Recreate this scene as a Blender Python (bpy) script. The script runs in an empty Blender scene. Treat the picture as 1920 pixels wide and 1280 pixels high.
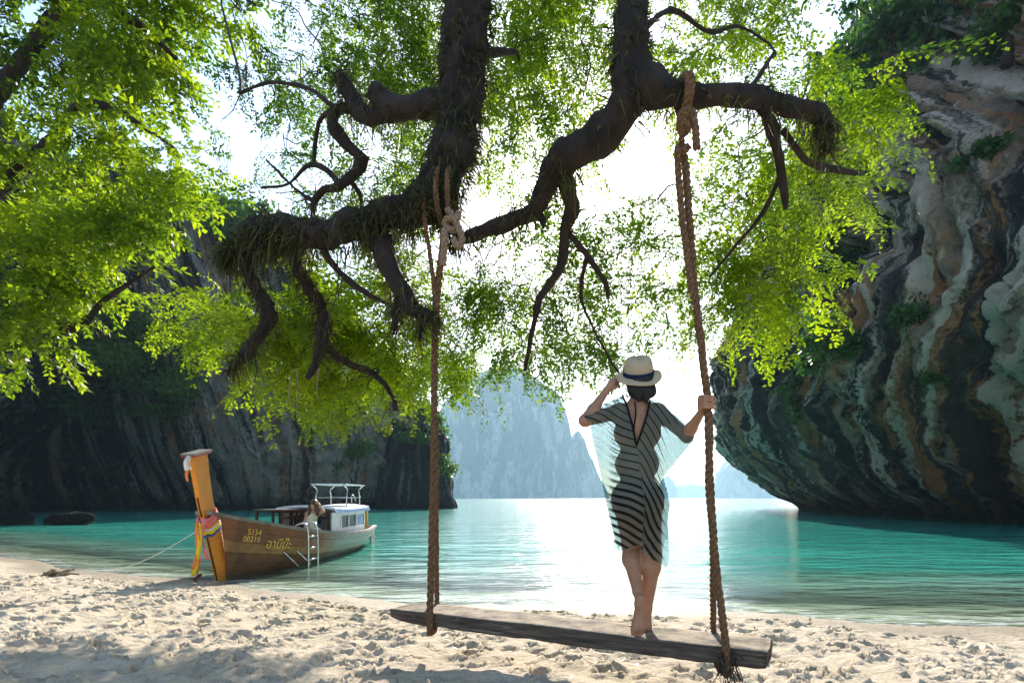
import bpy, math, random
import numpy as np
from mathutils import Vector, Matrix, Euler

rng = np.random.default_rng(7)
random.seed(7)
SC = bpy.context.scene
COL = SC.collection

# ------------------------------------------------------------------ camera
FPX, CAMZ = 1067.0, 1.45
cam_d = bpy.data.cameras.new('camera')
cam_d.sensor_width = 36.0
cam_d.lens = 36.0 * FPX / 1920.0
cam_d.shift_y = 293.0 / 1920.0
cam_d.clip_start, cam_d.clip_end = 0.05, 20000.0
cam = bpy.data.objects.new('camera', cam_d)
cam.location = (0, 0, CAMZ)
cam.rotation_euler = (math.radians(90), 0, 0)
COL.objects.link(cam)
SC.camera = cam

# ------------------------------------------------------------------ sky, sun, exposure
SUN_EL, SUN_AZ = math.radians(28.5), math.radians(6.0)
W = bpy.data.worlds.new('World'); SC.world = W; W.use_nodes = True
nt = W.node_tree; nt.nodes.clear()
sky = nt.nodes.new('ShaderNodeTexSky'); sky.sky_type = 'NISHITA'; sky.sun_disc = False
sky.sun_elevation = SUN_EL; sky.sun_rotation = SUN_AZ
sky.air_density = 1.0; sky.dust_density = 0.7; sky.ozone_density = 1.5
bg = nt.nodes.new('ShaderNodeBackground'); bg.inputs['Strength'].default_value = 0.14
wo = nt.nodes.new('ShaderNodeOutputWorld')
nt.links.new(sky.outputs[0], bg.inputs[0]); nt.links.new(bg.outputs[0], wo.inputs[0])

sun_d = bpy.data.lights.new('sun', 'SUN'); sun_d.energy = 4.6; sun_d.angle = math.radians(0.53)
sun_d.color = (1.0, 0.93, 0.82)
sun = bpy.data.objects.new('sun', sun_d); COL.objects.link(sun)
sdir = Vector((math.sin(SUN_AZ) * math.cos(SUN_EL), math.cos(SUN_AZ) * math.cos(SUN_EL), math.sin(SUN_EL)))
sun.rotation_euler = (-sdir).to_track_quat('-Z', 'Y').to_euler()
sun.location = (0, 0, 60)

vs = SC.view_settings
vs.view_transform = 'Standard'; vs.look = 'None'; vs.gamma = 1.0; vs.use_curve_mapping = False
vs.exposure = 1.4
cy = SC.cycles
cy.max_bounces = 7; cy.diffuse_bounces = 3; cy.glossy_bounces = 3; cy.transmission_bounces = 4
cy.transparent_max_bounces = 12; cy.volume_bounces = 1
cy.sample_clamp_indirect = 6.0
cy.use_denoising = True

# ------------------------------------------------------------------ helpers
def P(px, py, d):
    return np.array([(px - 960.0) * d / FPX, d, CAMZ + (933.0 - py) * d / FPX])

_perm = np.random.default_rng(11).permutation(256); _perm = np.concatenate([_perm, _perm, _perm])
_g = np.random.default_rng(12).normal(size=(256, 3)); _g /= np.linalg.norm(_g, axis=1)[:, None]
def pnoise(p):
    p = np.asarray(p, float); i = np.floor(p).astype(int); f = p - i
    u = f * f * f * (f * (f * 6 - 15) + 10); i &= 255
    r = 0
    for dx in (0, 1):
        for dy in (0, 1):
            for dz in (0, 1):
                h = _perm[_perm[_perm[i[..., 0] + dx] + i[..., 1] + dy] + i[..., 2] + dz]
                d = (f - (dx, dy, dz))
                w = (u[..., 0] if dx else 1 - u[..., 0]) * (u[..., 1] if dy else 1 - u[..., 1]) * (u[..., 2] if dz else 1 - u[..., 2])
                r = r + w * np.einsum('...k,...k', _g[h], d)
    return r * 1.5
def fbm(p, o=4):
    p = np.asarray(p, float); a, s, r = 1.0, 0, 0
    for k in range(o):
        r = r + a * pnoise(p * 2.03 ** k + 17.3 * k); s += a; a *= .5
    return r / s
def sstep(a, b, x):
    t = np.clip((np.asarray(x, float) - a) / (b - a), 0, 1); return t * t * (3 - 2 * t)

def mesh_obj(name, v, f, mat=None, smooth=False, parent=None, loops=None):
    """f: (n,3|4) index array or a list of polygons"""
    me = bpy.data.meshes.new(name)
    v = np.asarray(v, float).reshape(-1, 3)
    if isinstance(f, np.ndarray):
        n, k = f.shape
        me.vertices.add(len(v)); me.vertices.foreach_set('co', v.astype(np.float32).ravel())
        me.loops.add(n * k); me.loops.foreach_set('vertex_index', f.astype(np.int32).ravel())
        me.polygons.add(n)
        me.polygons.foreach_set('loop_start', np.arange(0, n * k, k, dtype=np.int32))
        me.polygons.foreach_set('loop_total', np.full(n, k, dtype=np.int32))
        me.update(calc_edges=True)
    else:
        me.from_pydata([tuple(x) for x in v], [], [tuple(int(i) for i in q) for q in f])
    me.polygons.foreach_set('use_smooth', np.full(len(me.polygons), bool(smooth)))
    me.validate()
    o = bpy.data.objects.new(name, me); COL.objects.link(o)
    if mat is not None: me.materials.append(mat)
    if parent is not None: set_parent(o, parent)
    return o
def set_parent(o, root):
    o.parent = root
    o.matrix_parent_inverse = Matrix.Translation(root.location).inverted()   # everything is laid out in world coordinates
def empty(name, loc):
    o = bpy.data.objects.new(name, None); o.location = Vector([float(c) for c in loc]); o.empty_display_size = .2
    COL.objects.link(o); return o
def tag(o, label=None, cat=None, group=None, kind=None):
    if label: o['label'] = label
    if cat: o['category'] = cat
    if group: o['group'] = group
    if kind: o['kind'] = kind
    return o
def attr(o, name, vals):
    a = o.data.attributes.new(name, 'FLOAT', 'POINT'); a.data.foreach_set('value', np.asarray(vals, np.float32).ravel())
def uvset(o, uv):
    l = o.data.uv_layers.new(name='UVMap')
    idx = np.empty(len(o.data.loops), np.int32); o.data.loops.foreach_get('vertex_index', idx)
    l.data.foreach_set('uv', np.asarray(uv, np.float32)[idx].ravel())

class MB:
    """collects verts / polygons"""
    def __init__(s): s.v = []; s.f = []
    def add(s, v, f):
        b = len(s.v); s.v += [tuple(map(float, x)) for x in v]; s.f += [tuple(int(i) + b for i in q) for q in f]; return s
    def box8(s, c):   # 8 corners, bottom ring then top ring
        return s.add(c, [(0, 3, 2, 1), (4, 5, 6, 7), (0, 1, 5, 4), (1, 2, 6, 5), (2, 3, 7, 6), (3, 0, 4, 7)])
    def tube(s, pts, r, n=8, cap=True):
        v, f = tube(pts, r, n, cap); return s.add(v, f)
    def build(s, name, mat, parent=None, smooth=False):
        return mesh_obj(name, s.v, s.f, mat, smooth, parent)

def frames(pts):
    pts = np.asarray(pts, float)
    t = np.gradient(pts, axis=0); t /= np.linalg.norm(t, axis=1)[:, None] + 1e-12
    a = np.array([0, 0, 1.0]) if abs(t[0][2]) < .9 else np.array([1.0, 0, 0])
    n = np.cross(t[0], a); n /= np.linalg.norm(n); N = [n]
    for k in range(1, len(pts)):
        n = n - t[k] * n.dot(t[k]); n /= np.linalg.norm(n) + 1e-12; N.append(n)
    N = np.array(N); B = np.cross(t, N)
    return t, N, B
def tube(pts, r, n=8, cap=True, lump=0.0, lfreq=6.0):
    pts = np.asarray(pts, float); m = len(pts); r = np.broadcast_to(np.asarray(r, float), (m,))
    t, N, B = frames(pts)
    a = np.linspace(0, 2 * np.pi, n, endpoint=False)
    ring = np.cos(a)[None, :, None] * N[:, None] + np.sin(a)[None, :, None] * B[:, None]
    rr = np.repeat(r[:, None], n, 1)
    if lump:
        q = pts[:, None] + ring * rr[..., None]
        rr = rr * (1 + lump * fbm(q * lfreq, 3) * 1.6)
    v = (pts[:, None] + ring * rr[..., None]).reshape(-1, 3)
    f = []
    for k in range(m - 1):
        for j in range(n):
            f.append((k * n + j, k * n + (j + 1) % n, (k + 1) * n + (j + 1) % n, (k + 1) * n + j))
    if cap:
        f.append(tuple(range(n - 1, -1, -1))); f.append(tuple((m - 1) * n + j for j in range(n)))
    return v, f
def spline(cp, n):
    """Catmull-Rom through control rows (any columns)"""
    cp = np.asarray(cp, float); m = len(cp)
    q = np.vstack([2 * cp[0] - cp[1], cp, 2 * cp[-1] - cp[-2]])
    u = np.linspace(0, m - 1, n); i = np.minimum(u.astype(int), m - 2); f = (u - i)[:, None]
    a, b, c, d = q[i], q[i + 1], q[i + 2], q[i + 3]
    return .5 * (2 * b + (c - a) * f + (2 * a - 5 * b + 4 * c - d) * f ** 2 + (3 * b - a - 3 * c + d) * f ** 3)

def grid_faces(nu, nv):
    i, j = np.meshgrid(np.arange(nu - 1), np.arange(nv - 1), indexing='ij')
    a = (i * nv + j).ravel()
    return np.stack([a, a + nv, a + nv + 1, a + 1], 1)

# ---- materials
def M_(name):
    m = bpy.data.materials.new(name); m.use_nodes = True; n = m.node_tree.nodes; n.clear()
    out = n.new('ShaderNodeOutputMaterial'); return m, m.node_tree, out
def nd(t, typ, **kw):
    x = t.nodes.new(typ)
    for k, v in kw.items():
        if k.startswith('i_'):
            key = k[2:]; key = int(key) if key.isdigit() else key.replace('_', ' ')
            x.inputs[key].default_value = v
        else: setattr(x, k, v)
    return x
def ramp(t, src, stops):
    r = t.nodes.new('ShaderNodeValToRGB'); e = r.color_ramp.elements
    while len(e) > 1: e.remove(e[-1])
    for k, (p, c) in enumerate(stops):
        if k == 0: el = e[0]; el.position = p
        else: el = e.new(p)
        el.color = (*c, 1) if len(c) == 3 else c
    t.links.new(src, r.inputs[0]); return r.outputs[0]
def bw(a, b): return [(a, (0, 0, 0)), (b, (1, 1, 1))]
def mixc(t, fac, a, b, mode='MIX'):
    m = t.nodes.new('ShaderNodeMix'); m.data_type = 'RGBA'; m.blend_type = mode
    for sock, val in ((m.inputs[0], fac), (m.inputs[6], a), (m.inputs[7], b)):
        if hasattr(val, 'is_output') or isinstance(val, bpy.types.NodeSocket): t.links.new(val, sock)
        elif isinstance(val, (int, float)): sock.default_value = val
        else: sock.default_value = (*val, 1)
    return m.outputs[2]
def math_(t, op, a, b=None):
    m = t.nodes.new('ShaderNodeMath'); m.operation = op
    for k, val in enumerate((a, b)):
        if val is None: continue
        if isinstance(val, bpy.types.NodeSocket): t.links.new(val, m.inputs[k])
        else: m.inputs[k].default_value = val
    return m.outputs[0]
def noise(t, vec, scale, detail=4, rough=.55, sc=(1, 1, 1)):
    mp = t.nodes.new('ShaderNodeMapping'); mp.inputs['Scale'].default_value = sc
    t.links.new(vec, mp.inputs[0])
    x = nd(t, 'ShaderNodeTexNoise', i_Scale=scale, i_Detail=detail, i_Roughness=rough); t.links.new(mp.outputs[0], x.inputs['Vector'])
    return x.outputs[0]
def bump(t, h, strength, dist):
    b = nd(t, 'ShaderNodeBump', i_Strength=strength, i_Distance=dist); t.links.new(h, b.inputs['Height']); return b.outputs[0]
def simple(name, c1, c2=None, rough=.6, scale=8, metal=0, bmp=.15, bd=.01, sc=(1, 1, 1), spec=.4, lo=.35, hi=.65):
    m, t, out = M_(name)
    co = t.nodes.new('ShaderNodeTexCoord').outputs['Object']
    b = nd(t, 'ShaderNodeBsdfPrincipled', i_Roughness=rough, i_Metallic=metal); b.inputs['Specular IOR Level'].default_value = spec
    n = noise(t, co, scale, 5, .6, sc)
    t.links.new(ramp(t, n, [(lo, c1), (hi, c2 or tuple(x * .75 for x in c1))]), b.inputs['Base Color'])
    if bmp: t.links.new(bump(t, n, bmp, bd), b.inputs['Normal'])
    t.links.new(b.outputs[0], out.inputs[0]); return m

def leaf_mat(name, dark, mid, light, trans=.55, transmul=(1.5, 1.5, .6)):
    m, t, out = M_(name)
    a = nd(t, 'ShaderNodeAttribute', attribute_name='tint')
    c = ramp(t, a.outputs['Fac'], [(0, dark), (.5, mid), (1, light)])
    b = nd(t, 'ShaderNodeBsdfPrincipled', i_Roughness=.45); b.inputs['Specular IOR Level'].default_value = .3
    t.links.new(c, b.inputs['Base Color'])
    tr = t.nodes.new('ShaderNodeBsdfTranslucent')
    t.links.new(mixc(t, 1.0, c, transmul, 'MULTIPLY'), tr.inputs[0])
    mx = nd(t, 'ShaderNodeMixShader', i_0=trans)
    t.links.new(b.outputs[0], mx.inputs[1]); t.links.new(tr.outputs[0], mx.inputs[2]); t.links.new(mx.outputs[0], out.inputs[0])
    return m

MAT = {}
MAT['leaf'] = leaf_mat('pinnate_leaf', (.022, .06, .009), (.085, .16, .013), (.21, .28, .014), .6, (1.75, 1.75, .7))
MAT['leaf2'] = leaf_mat('broad_leaf', (.014, .040, .007), (.085, .15, .011), (.205, .27, .013), .6, (1.75, 1.75, .7))
MAT['leaf_far'] = leaf_mat('cliff_leaf', (.014, .042, .012), (.038, .10, .018), (.10, .18, .024), .45, (1.4, 1.4, .7))
MAT['moss'] = leaf_mat('epiphyte', (.018, .017, .007), (.05, .052, .018), (.11, .115, .035), .35)
MAT['bark'] = simple('bark', (.009, .007, .006), (.034, .022, .016), .9, 7, bmp=.9, bd=.03, sc=(1, 1, .6))
MAT['twig'] = simple('twig_bark', (.03, .02, .015), (.08, .055, .04), .9, 20, bmp=.3)
MAT['rope'] = simple('rope_fibre', (.10, .055, .028), (.22, .13, .07), .95, 60, bmp=.8, bd=.006, spec=.1)
MAT['rope_pale'] = simple('pale_rope_fibre', (.20, .13, .085), (.34, .24, .16), .95, 60, bmp=.8, bd=.006, spec=.1)
MAT['chrome'] = simple('steel_tube', (.7, .7, .7), (.6, .6, .6), .22, 5, metal=1, bmp=0)
MAT['white'] = simple('white_paint', (.75, .76, .78), (.58, .6, .63), .5, 6, bmp=.05)
MAT['blue'] = simple('blue_paint', (.05, .22, .55), (.04, .16, .42), .5, 6, bmp=.05)
MAT['darkwood'] = simple('dark_wood', (.03, .016, .01), (.07, .035, .022), .8, 9, sc=(1, .2, 1), bmp=.3)
MAT['glassdark'] = simple('dark_glass', (.012, .014, .018), (.02, .022, .026), .35, 3, bmp=0, spec=.15)
MAT['yellow'] = simple('yellow_paint', (.55, .32, .02), (.42, .22, .02), .55, 9, bmp=.1)
MAT['red'] = simple('red_paint', (.42, .03, .02), (.30, .02, .015), .55, 9, bmp=.1)

# ------------------------------------------------------------------ ground sheet (beach running down to the sea bed)
_sx = np.array([-400, -60, -40, -20, -12.4, -5.0, -1.77, .97, 5.8, 12, 22, 60, 400.])
_sy = np.array([40, 40, 30, 19, 13.8, 9.5, 8.2, 7.45, 6.5, 5.2, 2., -8, -40.])
def shore(x): return np.interp(x, _sx, _sy)
def ground_z(x, y):
    d = shore(x) - y
    d = d + .25 * np.sin(x * .9) + .12 * np.sin(x * 2.3 + 1)
    land = .064 * d + .0006 * np.clip(d, 0, 40) ** 2
    sea = -(.075 * (-d) + .012 * np.clip(-d, 0, 12) ** 2)
    return np.where(d > 0, np.minimum(land, 3), np.maximum(sea, -4.0))
def axis_pts(dense0, dense1, step, ends, growth=1.22):
    core = list(np.arange(dense0, dense1 + 1e-6, step))
    lo, hi = [], []; s = step; x = dense0
    while x > ends[0]:
        s *= growth; x -= s; lo.append(x)
    s = step; x = dense1
    while x < ends[1]:
        s *= growth; x += s; hi.append(x)
    return np.array(lo[::-1] + core + hi)
gx = axis_pts(-9, 7.5, .027, (-4500, 4500), 1.25); gy = axis_pts(2.6, 11.5, .025, (-4500, 4500), 1.25)
GX, GY = np.meshgrid(gx, gy, indexing='ij')
GZ = ground_z(GX, GY)
q = np.stack([GX, GY, np.zeros_like(GX)], -1)
inner = ((GX > -12) & (GX < 11) & (GY > -1) & (GY < 16))
wet = sstep(-.02, .10, GZ)
bz = np.zeros_like(GX)
bz[inner] = (.035 * fbm(q[inner] * 1.1, 3) + .045 * fbm(q[inner] * 3.1, 3) * 1.0 + .022 * fbm(q[inner] * 9, 3))
GZ = GZ + bz * (.12 + .88 * wet)
# footprints: dents with pushed-up rims
nf = 3600
fx = rng.uniform(-8.5, 7.3, nf); fy = rng.uniform(2.7, 9.8, nf)
for a, b in zip(fx, fy):
    if ground_z(a, b) < .05: continue
    L = rng.uniform(.04, .105); w = L * rng.uniform(.42, .75); ang = rng.uniform(0, np.pi); dep = rng.uniform(.018, .066)
    i0, i1 = np.searchsorted(gx, (a - .34, a + .34)); j0, j1 = np.searchsorted(gy, (b - .34, b + .34))
    dx = GX[i0:i1, j0:j1] - a; dy = GY[i0:i1, j0:j1] - b
    u = (dx * np.cos(ang) + dy * np.sin(ang)) / L; v = (-dx * np.sin(ang) + dy * np.cos(ang)) / w
    r = np.sqrt(u * u + v * v)
    GZ[i0:i1, j0:j1] += -dep * np.clip(1 - r ** 3, 0, 1) ** .8 + .45 * dep * np.exp(-((r - 1.25) / .24) ** 2)
GZ = np.where(inner, GZ, GZ)
m, t, out = M_('beach_sand')
geo = t.nodes.new('ShaderNodeNewGeometry'); pos = geo.outputs['Position']
b = nd(t, 'ShaderNodeBsdfPrincipled', i_Roughness=.95); b.inputs['Specular IOR Level'].default_value = .1
c = ramp(t, noise(t, pos, 1.3, 6, .65), [(.3, (.53, .435, .32)), (.7, (.65, .555, .435))])
c = mixc(t, ramp(t, noise(t, pos, 55, 3, .7), [(.50, (0, 0, 0)), (.72, (.55, .55, .55))]), c, (.34, .25, .16))
sep = t.nodes.new('ShaderNodeSeparateXYZ'); t.links.new(pos, sep.inputs[0])
wetf = ramp(t, math_(t, 'ADD', sep.outputs[2], .1), [(.085, (0, 0, 0)), (.102, (1, 1, 1)), (.13, (1, 1, 1)), (.18, (0, 0, 0))])
c = mixc(t, math_(t, 'MULTIPLY', wetf, .75), c, (.24, .19, .13))
t.links.new(c, b.inputs['Base Color'])
rr = math_(t, 'SUBTRACT', .95, math_(t, 'MULTIPLY', wetf, .5)); t.links.new(rr, b.inputs['Roughness'])
n1 = noise(t, pos, 24, 5, .65); n2 = noise(t, pos, 140, 3, .6)
t.links.new(bump(t, math_(t, 'ADD', n1, math_(t, 'MULTIPLY', n2, .3)), .9, .03), b.inputs['Normal'])
t.links.new(b.outputs[0], out.inputs[0])
beach = mesh_obj('beach', np.stack([GX, GY, GZ], -1), grid_faces(len(gx), len(gy)), m, True)
tag(beach, 'pale trampled sand beach sloping down into the shallow water', kind='structure')

# ------------------------------------------------------------------ sea
wx = axis_pts(-16, 12, .2, (-4400, 4400), 1.2); wy = axis_pts(5, 26, .2, (4.5, 4400), 1.2)
WX, WY = np.meshgrid(wx, wy, indexing='ij')
WZ = .012 * np.exp(-((WY - shore(WX) - .5) / 1.0) ** 2) * np.sin((WY - shore(WX)) * 7 + 1.2 * np.sin(WX * 1.3))
m, t, out = M_('sea_water')
geo = t.nodes.new('ShaderNodeNewGeometry'); pos = geo.outputs['Position']
dep = nd(t, 'ShaderNodeAttribute', attribute_name='depth').outputs['Fac']
h1 = noise(t, pos, 3.2, 3, .55, (.55, 1.5, 1)); h2 = noise(t, pos, 1.1, 3, .5, (.6, 1.6, 1)); h3 = noise(t, pos, .35, 2, .5, (.7, 1.5, 1))
hh = math_(t, 'ADD', math_(t, 'ADD', math_(t, 'MULTIPLY', h1, .35), h2), math_(t, 'MULTIPLY', h3, 1.6))
nrm = bump(t, hh, .9, .125)
deepc = ramp(t, dep, [(.04, (.38, .58, .44)), (.25, (.06, .42, .32)), (1, (.018, .27, .21))])
df = t.nodes.new('ShaderNodeBsdfDiffuse'); t.links.new(deepc, df.inputs[0])
tp = t.nodes.new('ShaderNodeBsdfTransparent'); tp.inputs[0].default_value = (.78, .95, .88, 1)
body = t.nodes.new('ShaderNodeMixShader')
t.links.new(ramp(t, dep, [(0, (0, 0, 0)), (.12, (.55, .55, .55)), (.5, (.97, .97, .97))]), body.inputs[0])
t.links.new(tp.outputs[0], body.inputs[1]); t.links.new(df.outputs[0], body.inputs[2])
fo = t.nodes.new('ShaderNodeBsdfDiffuse'); fo.inputs[0].default_value = (.85, .87, .86, 1)
fm = math_(t, 'MULTIPLY', ramp(t, dep, [(0, (1, 1, 1)), (.010, (.7, .7, .7)), (.022, (0, 0, 0))]), ramp(t, noise(t, pos, 5, 5, .7, (1, 1.6, 1)), bw(.42, .62)))
bd2 = t.nodes.new('ShaderNodeMixShader'); t.links.new(math_(t, 'MULTIPLY', fm, .75), bd2.inputs[0]); t.links.new(body.outputs[0], bd2.inputs[1]); t.links.new(fo.outputs[0], bd2.inputs[2]); body = bd2
gl = nd(t, 'ShaderNodeBsdfGlossy', i_Roughness=.11); t.links.new(nrm, gl.inputs['Normal'])
fr = nd(t, 'ShaderNodeLayerWeight', i_Blend=.5); t.links.new(nrm, fr.inputs['Normal'])   # Schlick reflectance, the same from above and below
mx = t.nodes.new('ShaderNodeMixShader'); t.links.new(math_(t, 'ADD', .02, math_(t, 'MULTIPLY', math_(t, 'POWER', fr.outputs['Facing'], 5.0), .98)), mx.inputs[0])
t.links.new(body.outputs[0], mx.inputs[1]); t.links.new(gl.outputs[0], mx.inputs[2]); t.links.new(mx.outputs[0], out.inputs[0])
sea = mesh_obj('sea', np.stack([WX, WY, WZ], -1), grid_faces(len(wx), len(wy)), m, True)
attr(sea, 'depth', np.clip(-ground_z(WX, WY) / 3.0, 0, 1))
tag(sea, 'calm turquoise lagoon water with a bright sun path', kind='structure')

# ------------------------------------------------------------------ cliffs
def cliff_mat(name, dark, grey, orange, white, g_amt=.9, o_amt=.8, w_amt=.8, d_amt=.9, sh=0.0):
    """dark weathered limestone with ragged pale patches, orange stains, white flowstone and black drip streaks"""
    m, t, out = M_(name)
    uv = nd(t, 'ShaderNodeUVMap', uv_map='UVMap').outputs[0]
    geo = t.nodes.new('ShaderNodeNewGeometry'); pos = geo.outputs['Position']
    wob = nd(t, 'ShaderNodeTexNoise', i_Scale=1.1, i_Detail=8, i_Roughness=.75); t.links.new(pos, wob.inputs['Vector'])
    off = t.nodes.new('ShaderNodeVectorMath'); off.operation = 'MULTIPLY_ADD'; t.links.new(wob.outputs['Color'], off.inputs[0]); off.inputs[1].default_value = (.8, 3.0, 0); t.links.new(uv, off.inputs[2])
    st = off.outputs[0]
    pale = nd(t, 'ShaderNodeAttribute', attribute_name='pale').outputs['Fac']
    rock = noise(t, pos, 1.7, 9, .7); rk = math_(t, 'MULTIPLY', math_(t, 'SUBTRACT', rock, .5), .22)
    def layer(sc, a, b_, wp=.05, det=7):
        n = math_(t, 'ADD', math_(t, 'ADD', noise(t, st, 1, det, .66, sc), rk), math_(t, 'MULTIPLY', pale, wp))
        return ramp(t, n, bw(a + sh, b_ + sh))
    base = ramp(t, rock, [(.32, tuple(x * .7 for x in dark)), (.62, tuple(x * 1.9 for x in dark))])
    gtone = ramp(t, rock, [(.34, tuple(x * .55 for x in grey)), (.6, grey)])
    c = mixc(t, math_(t, 'MULTIPLY', layer((.50, .060, 1), .475, .53, .10), g_amt), base, gtone)
    c = mixc(t, math_(t, 'MULTIPLY', layer((.42, .065, 1.7), .515, .56, .04), o_amt), c, ramp(t, rock, [(.35, tuple(x * .55 for x in orange)), (.6, orange)]))
    c = mixc(t, math_(t, 'MULTIPLY', layer((.85, .032, 3.1), .535, .57, .07), w_amt), c, white)
    c = mixc(t, math_(t, 'MULTIPLY', layer((1.05, .045, 5.3), .525, .56, -.05), d_amt), c, base)
    sep = t.nodes.new('ShaderNodeSeparateXYZ'); t.links.new(pos, sep.inputs[0])
    tide = ramp(t, math_(t, 'ADD', math_(t, 'MULTIPLY', sep.outputs[2], .1), math_(t, 'MULTIPLY', rock, .12)), [(.10, (1, 1, 1)), (.24, (0, 0, 0))])
    c = mixc(t, math_(t, 'MULTIPLY', tide, .9), c, (.012, .011, .010))
    b = nd(t, 'ShaderNodeBsdfPrincipled', i_Roughness=.9); b.inputs['Specular IOR Level'].default_value = .15
    t.links.new(c, b.inputs['Base Color'])
    hb = math_(t, 'ADD', math_(t, 'MULTIPLY', noise(t, st, 1, 8, .7, (1.1, .12, 1)), .7), math_(t, 'ADD', rock, math_(t, 'MULTIPLY', noise(t, pos, 7, 6, .7), .3)))
    t.links.new(bump(t, hb, 1.0, .9), b.inputs['Normal'])
    t.links.new(b.outputs[0], out.inputs[0]); return m

def cliff(name, plan, prof, Hs, mat, nu=300, nv=220, shear=.3, rib=1.0, seed=0, back=25, face=1, zbot=-2.0, jag=5):
    """plan: rows (x, y); prof(u, z, H) offset towards the water; Hs: cliff height per plan row"""
    plan = np.asarray(plan, float); pts = spline(np.column_stack([plan, np.asarray(Hs, float)]), nu)
    xy, H = pts[:, :2], pts[:, 2]
    seg = np.r_[0, np.cumsum(np.linalg.norm(np.diff(xy, axis=0), axis=1))]
    tan = np.gradient(xy, axis=0); tan /= np.linalg.norm(tan, axis=1)[:, None]
    nor = np.stack([tan[:, 1], -tan[:, 0]], 1) * face
    H = H + jag * fbm(np.stack([seg * .08 + seed, 0 * seg, 0 * seg], -1), 4)
    nt_ = 40; vv = np.r_[np.linspace(0, 1, nv - nt_), np.linspace(1, 2, nt_ + 1)[1:]]
    U, V = np.meshgrid(seg, vv, indexing='ij')
    z = zbot + (H[:, None] - zbot) * np.minimum(V, 1)
    topv = np.clip(V - 1, 0, 1)
    off = prof(U / seg[-1], z, H[:, None]) - back * topv
    z = z + 5 * np.sin(topv * 2.2) * (1 + 0 * U)
    us = U + shear(z) if callable(shear) else U + shear * z
    q = np.stack([us * .085 + seed, z * .035, 0 * U + seed * 2.1], -1)
    d = 3.6 * fbm(q, 4)
    q2 = np.stack([us * .33 + seed, z * .035, 0 * U + 5], -1)
    rb = fbm(q2, 4); d += rib * 1.9 * (1 - np.abs(rb) * 2.2)
    q3 = np.stack([us * 1.0, z * .22, 0 * U + 9 + seed], -1)
    d += rib * (.8 * fbm(q3, 4) - 1.1 * np.abs(fbm(q3 * [1.3, .5, 1] + 2, 3)))
    q4 = np.stack([U * .5, z * .5, 0 * U + 3], -1); d += 1.8 * fbm(q4, 5) + .8 * fbm(q4 * [3, 1.6, 1] + 4, 4) - 2.4 * sstep(.10, .34, fbm(np.stack([us * .22, z * .16, 0 * U + 31 + seed], -1), 4))
    d *= np.clip(.45 + V, 0, 1)
    off = off + d
    X = xy[:, 0][:, None] + nor[:, 0][:, None] * off; Y = xy[:, 1][:, None] + nor[:, 1][:, None] * off
    z = z + .5 * fbm(np.stack([U * .2, z * .25, 0 * U + 1], -1), 3) * (V > 0)
    z = z + 2.5 * fbm(np.stack([X * .15, Y * .15, 0 * U], -1), 4) * topv
    o = mesh_obj(name, np.stack([X, Y, z], -1), grid_faces(nu, nv), mat, True)
    uvset(o, np.stack([us.ravel(), z.ravel()], 1))
    o['kind'] = 'structure'
    return o, np.stack([X, Y, z], -1), nor

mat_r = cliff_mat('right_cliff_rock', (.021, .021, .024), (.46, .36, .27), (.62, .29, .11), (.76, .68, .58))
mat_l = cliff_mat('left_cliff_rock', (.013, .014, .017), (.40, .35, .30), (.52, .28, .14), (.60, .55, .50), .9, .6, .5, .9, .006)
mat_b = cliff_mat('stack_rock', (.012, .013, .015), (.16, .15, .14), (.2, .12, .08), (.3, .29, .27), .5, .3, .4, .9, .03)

def prof_r(u, z, H):
    zz = np.clip(z, -2, 60)
    bulge = 7.5 * sstep(-1, 9, zz) - 2.2
    rec = -.42 * np.clip(zz - 17, 0, 60)
    return (bulge + rec - 2.0 * sstep(2.5, 0, zz)) * 1.0
cliff_r, CR, NR = cliff('cliff', [(60, 110), (40, 84), (31.5, 67), (28.5, 57), (26.5, 47), (25.5, 38), (26, 30), (27.5, 20), (31, 8), (38, -6)],
                        prof_r, [42, 44, 46, 50, 54, 56, 56, 52, 48, 44], mat_r, nu=460, nv=320, shear=lambda z: -.72 * np.clip(z, -2, 11) + .95 * np.clip(z - 17, 0, 60), rib=1.35, seed=3, face=1)
tag(cliff_r, 'streaked orange, white and black limestone cliff overhanging the water')

def pale_zone(o, C, spots):
    v = np.zeros(C.shape[:2])
    for (x, y, z), (rx, ry, rz), w in spots: v += w * np.exp(-((C[..., 0] - x) / rx) ** 2 - ((C[..., 1] - y) / ry) ** 2 - ((C[..., 2] - z) / rz) ** 2)
    attr(o, 'pale', np.clip(v, -1.2, 1.2))
pale_zone(cliff_r, CR, [((24, 28, 14), (9, 8, 9), .6), ((28, 34, 26), (9, 6, 8), .4), ((24, 45, 3), (9, 20, 3), -.3), ((22, 44, 12), (9, 5, 9), -.4)])
def prof_l(u, z, H):
    zz = np.clip(z, -2, 60)
    a = 3.0 * sstep(0, 8, zz) - 1.6 * sstep(3, 0, zz) - .28 * np.clip(zz - 14, 0, 60)
    near = 9.0 * sstep(8, 22, zz) * sstep(.30, .05, u)
    cave = -7 * sstep(11, 3, zz) * sstep(.28, .36, u) * sstep(.56, .46, u)
    return a + near + cave
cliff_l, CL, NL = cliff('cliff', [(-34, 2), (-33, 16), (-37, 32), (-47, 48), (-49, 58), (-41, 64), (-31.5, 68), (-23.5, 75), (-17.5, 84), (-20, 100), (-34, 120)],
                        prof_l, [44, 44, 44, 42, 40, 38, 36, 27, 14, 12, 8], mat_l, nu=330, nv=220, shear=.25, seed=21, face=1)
pale_zone(cliff_l, CL, [((-26, 70, 6), (8, 14, 9), 1.0), ((-17, 84, 9), (6, 14, 12), 1.2), ((-33, 66, 20), (7, 14, 8), .5), ((-46, 58, 8), (9, 20, 14), -.5)])
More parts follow.
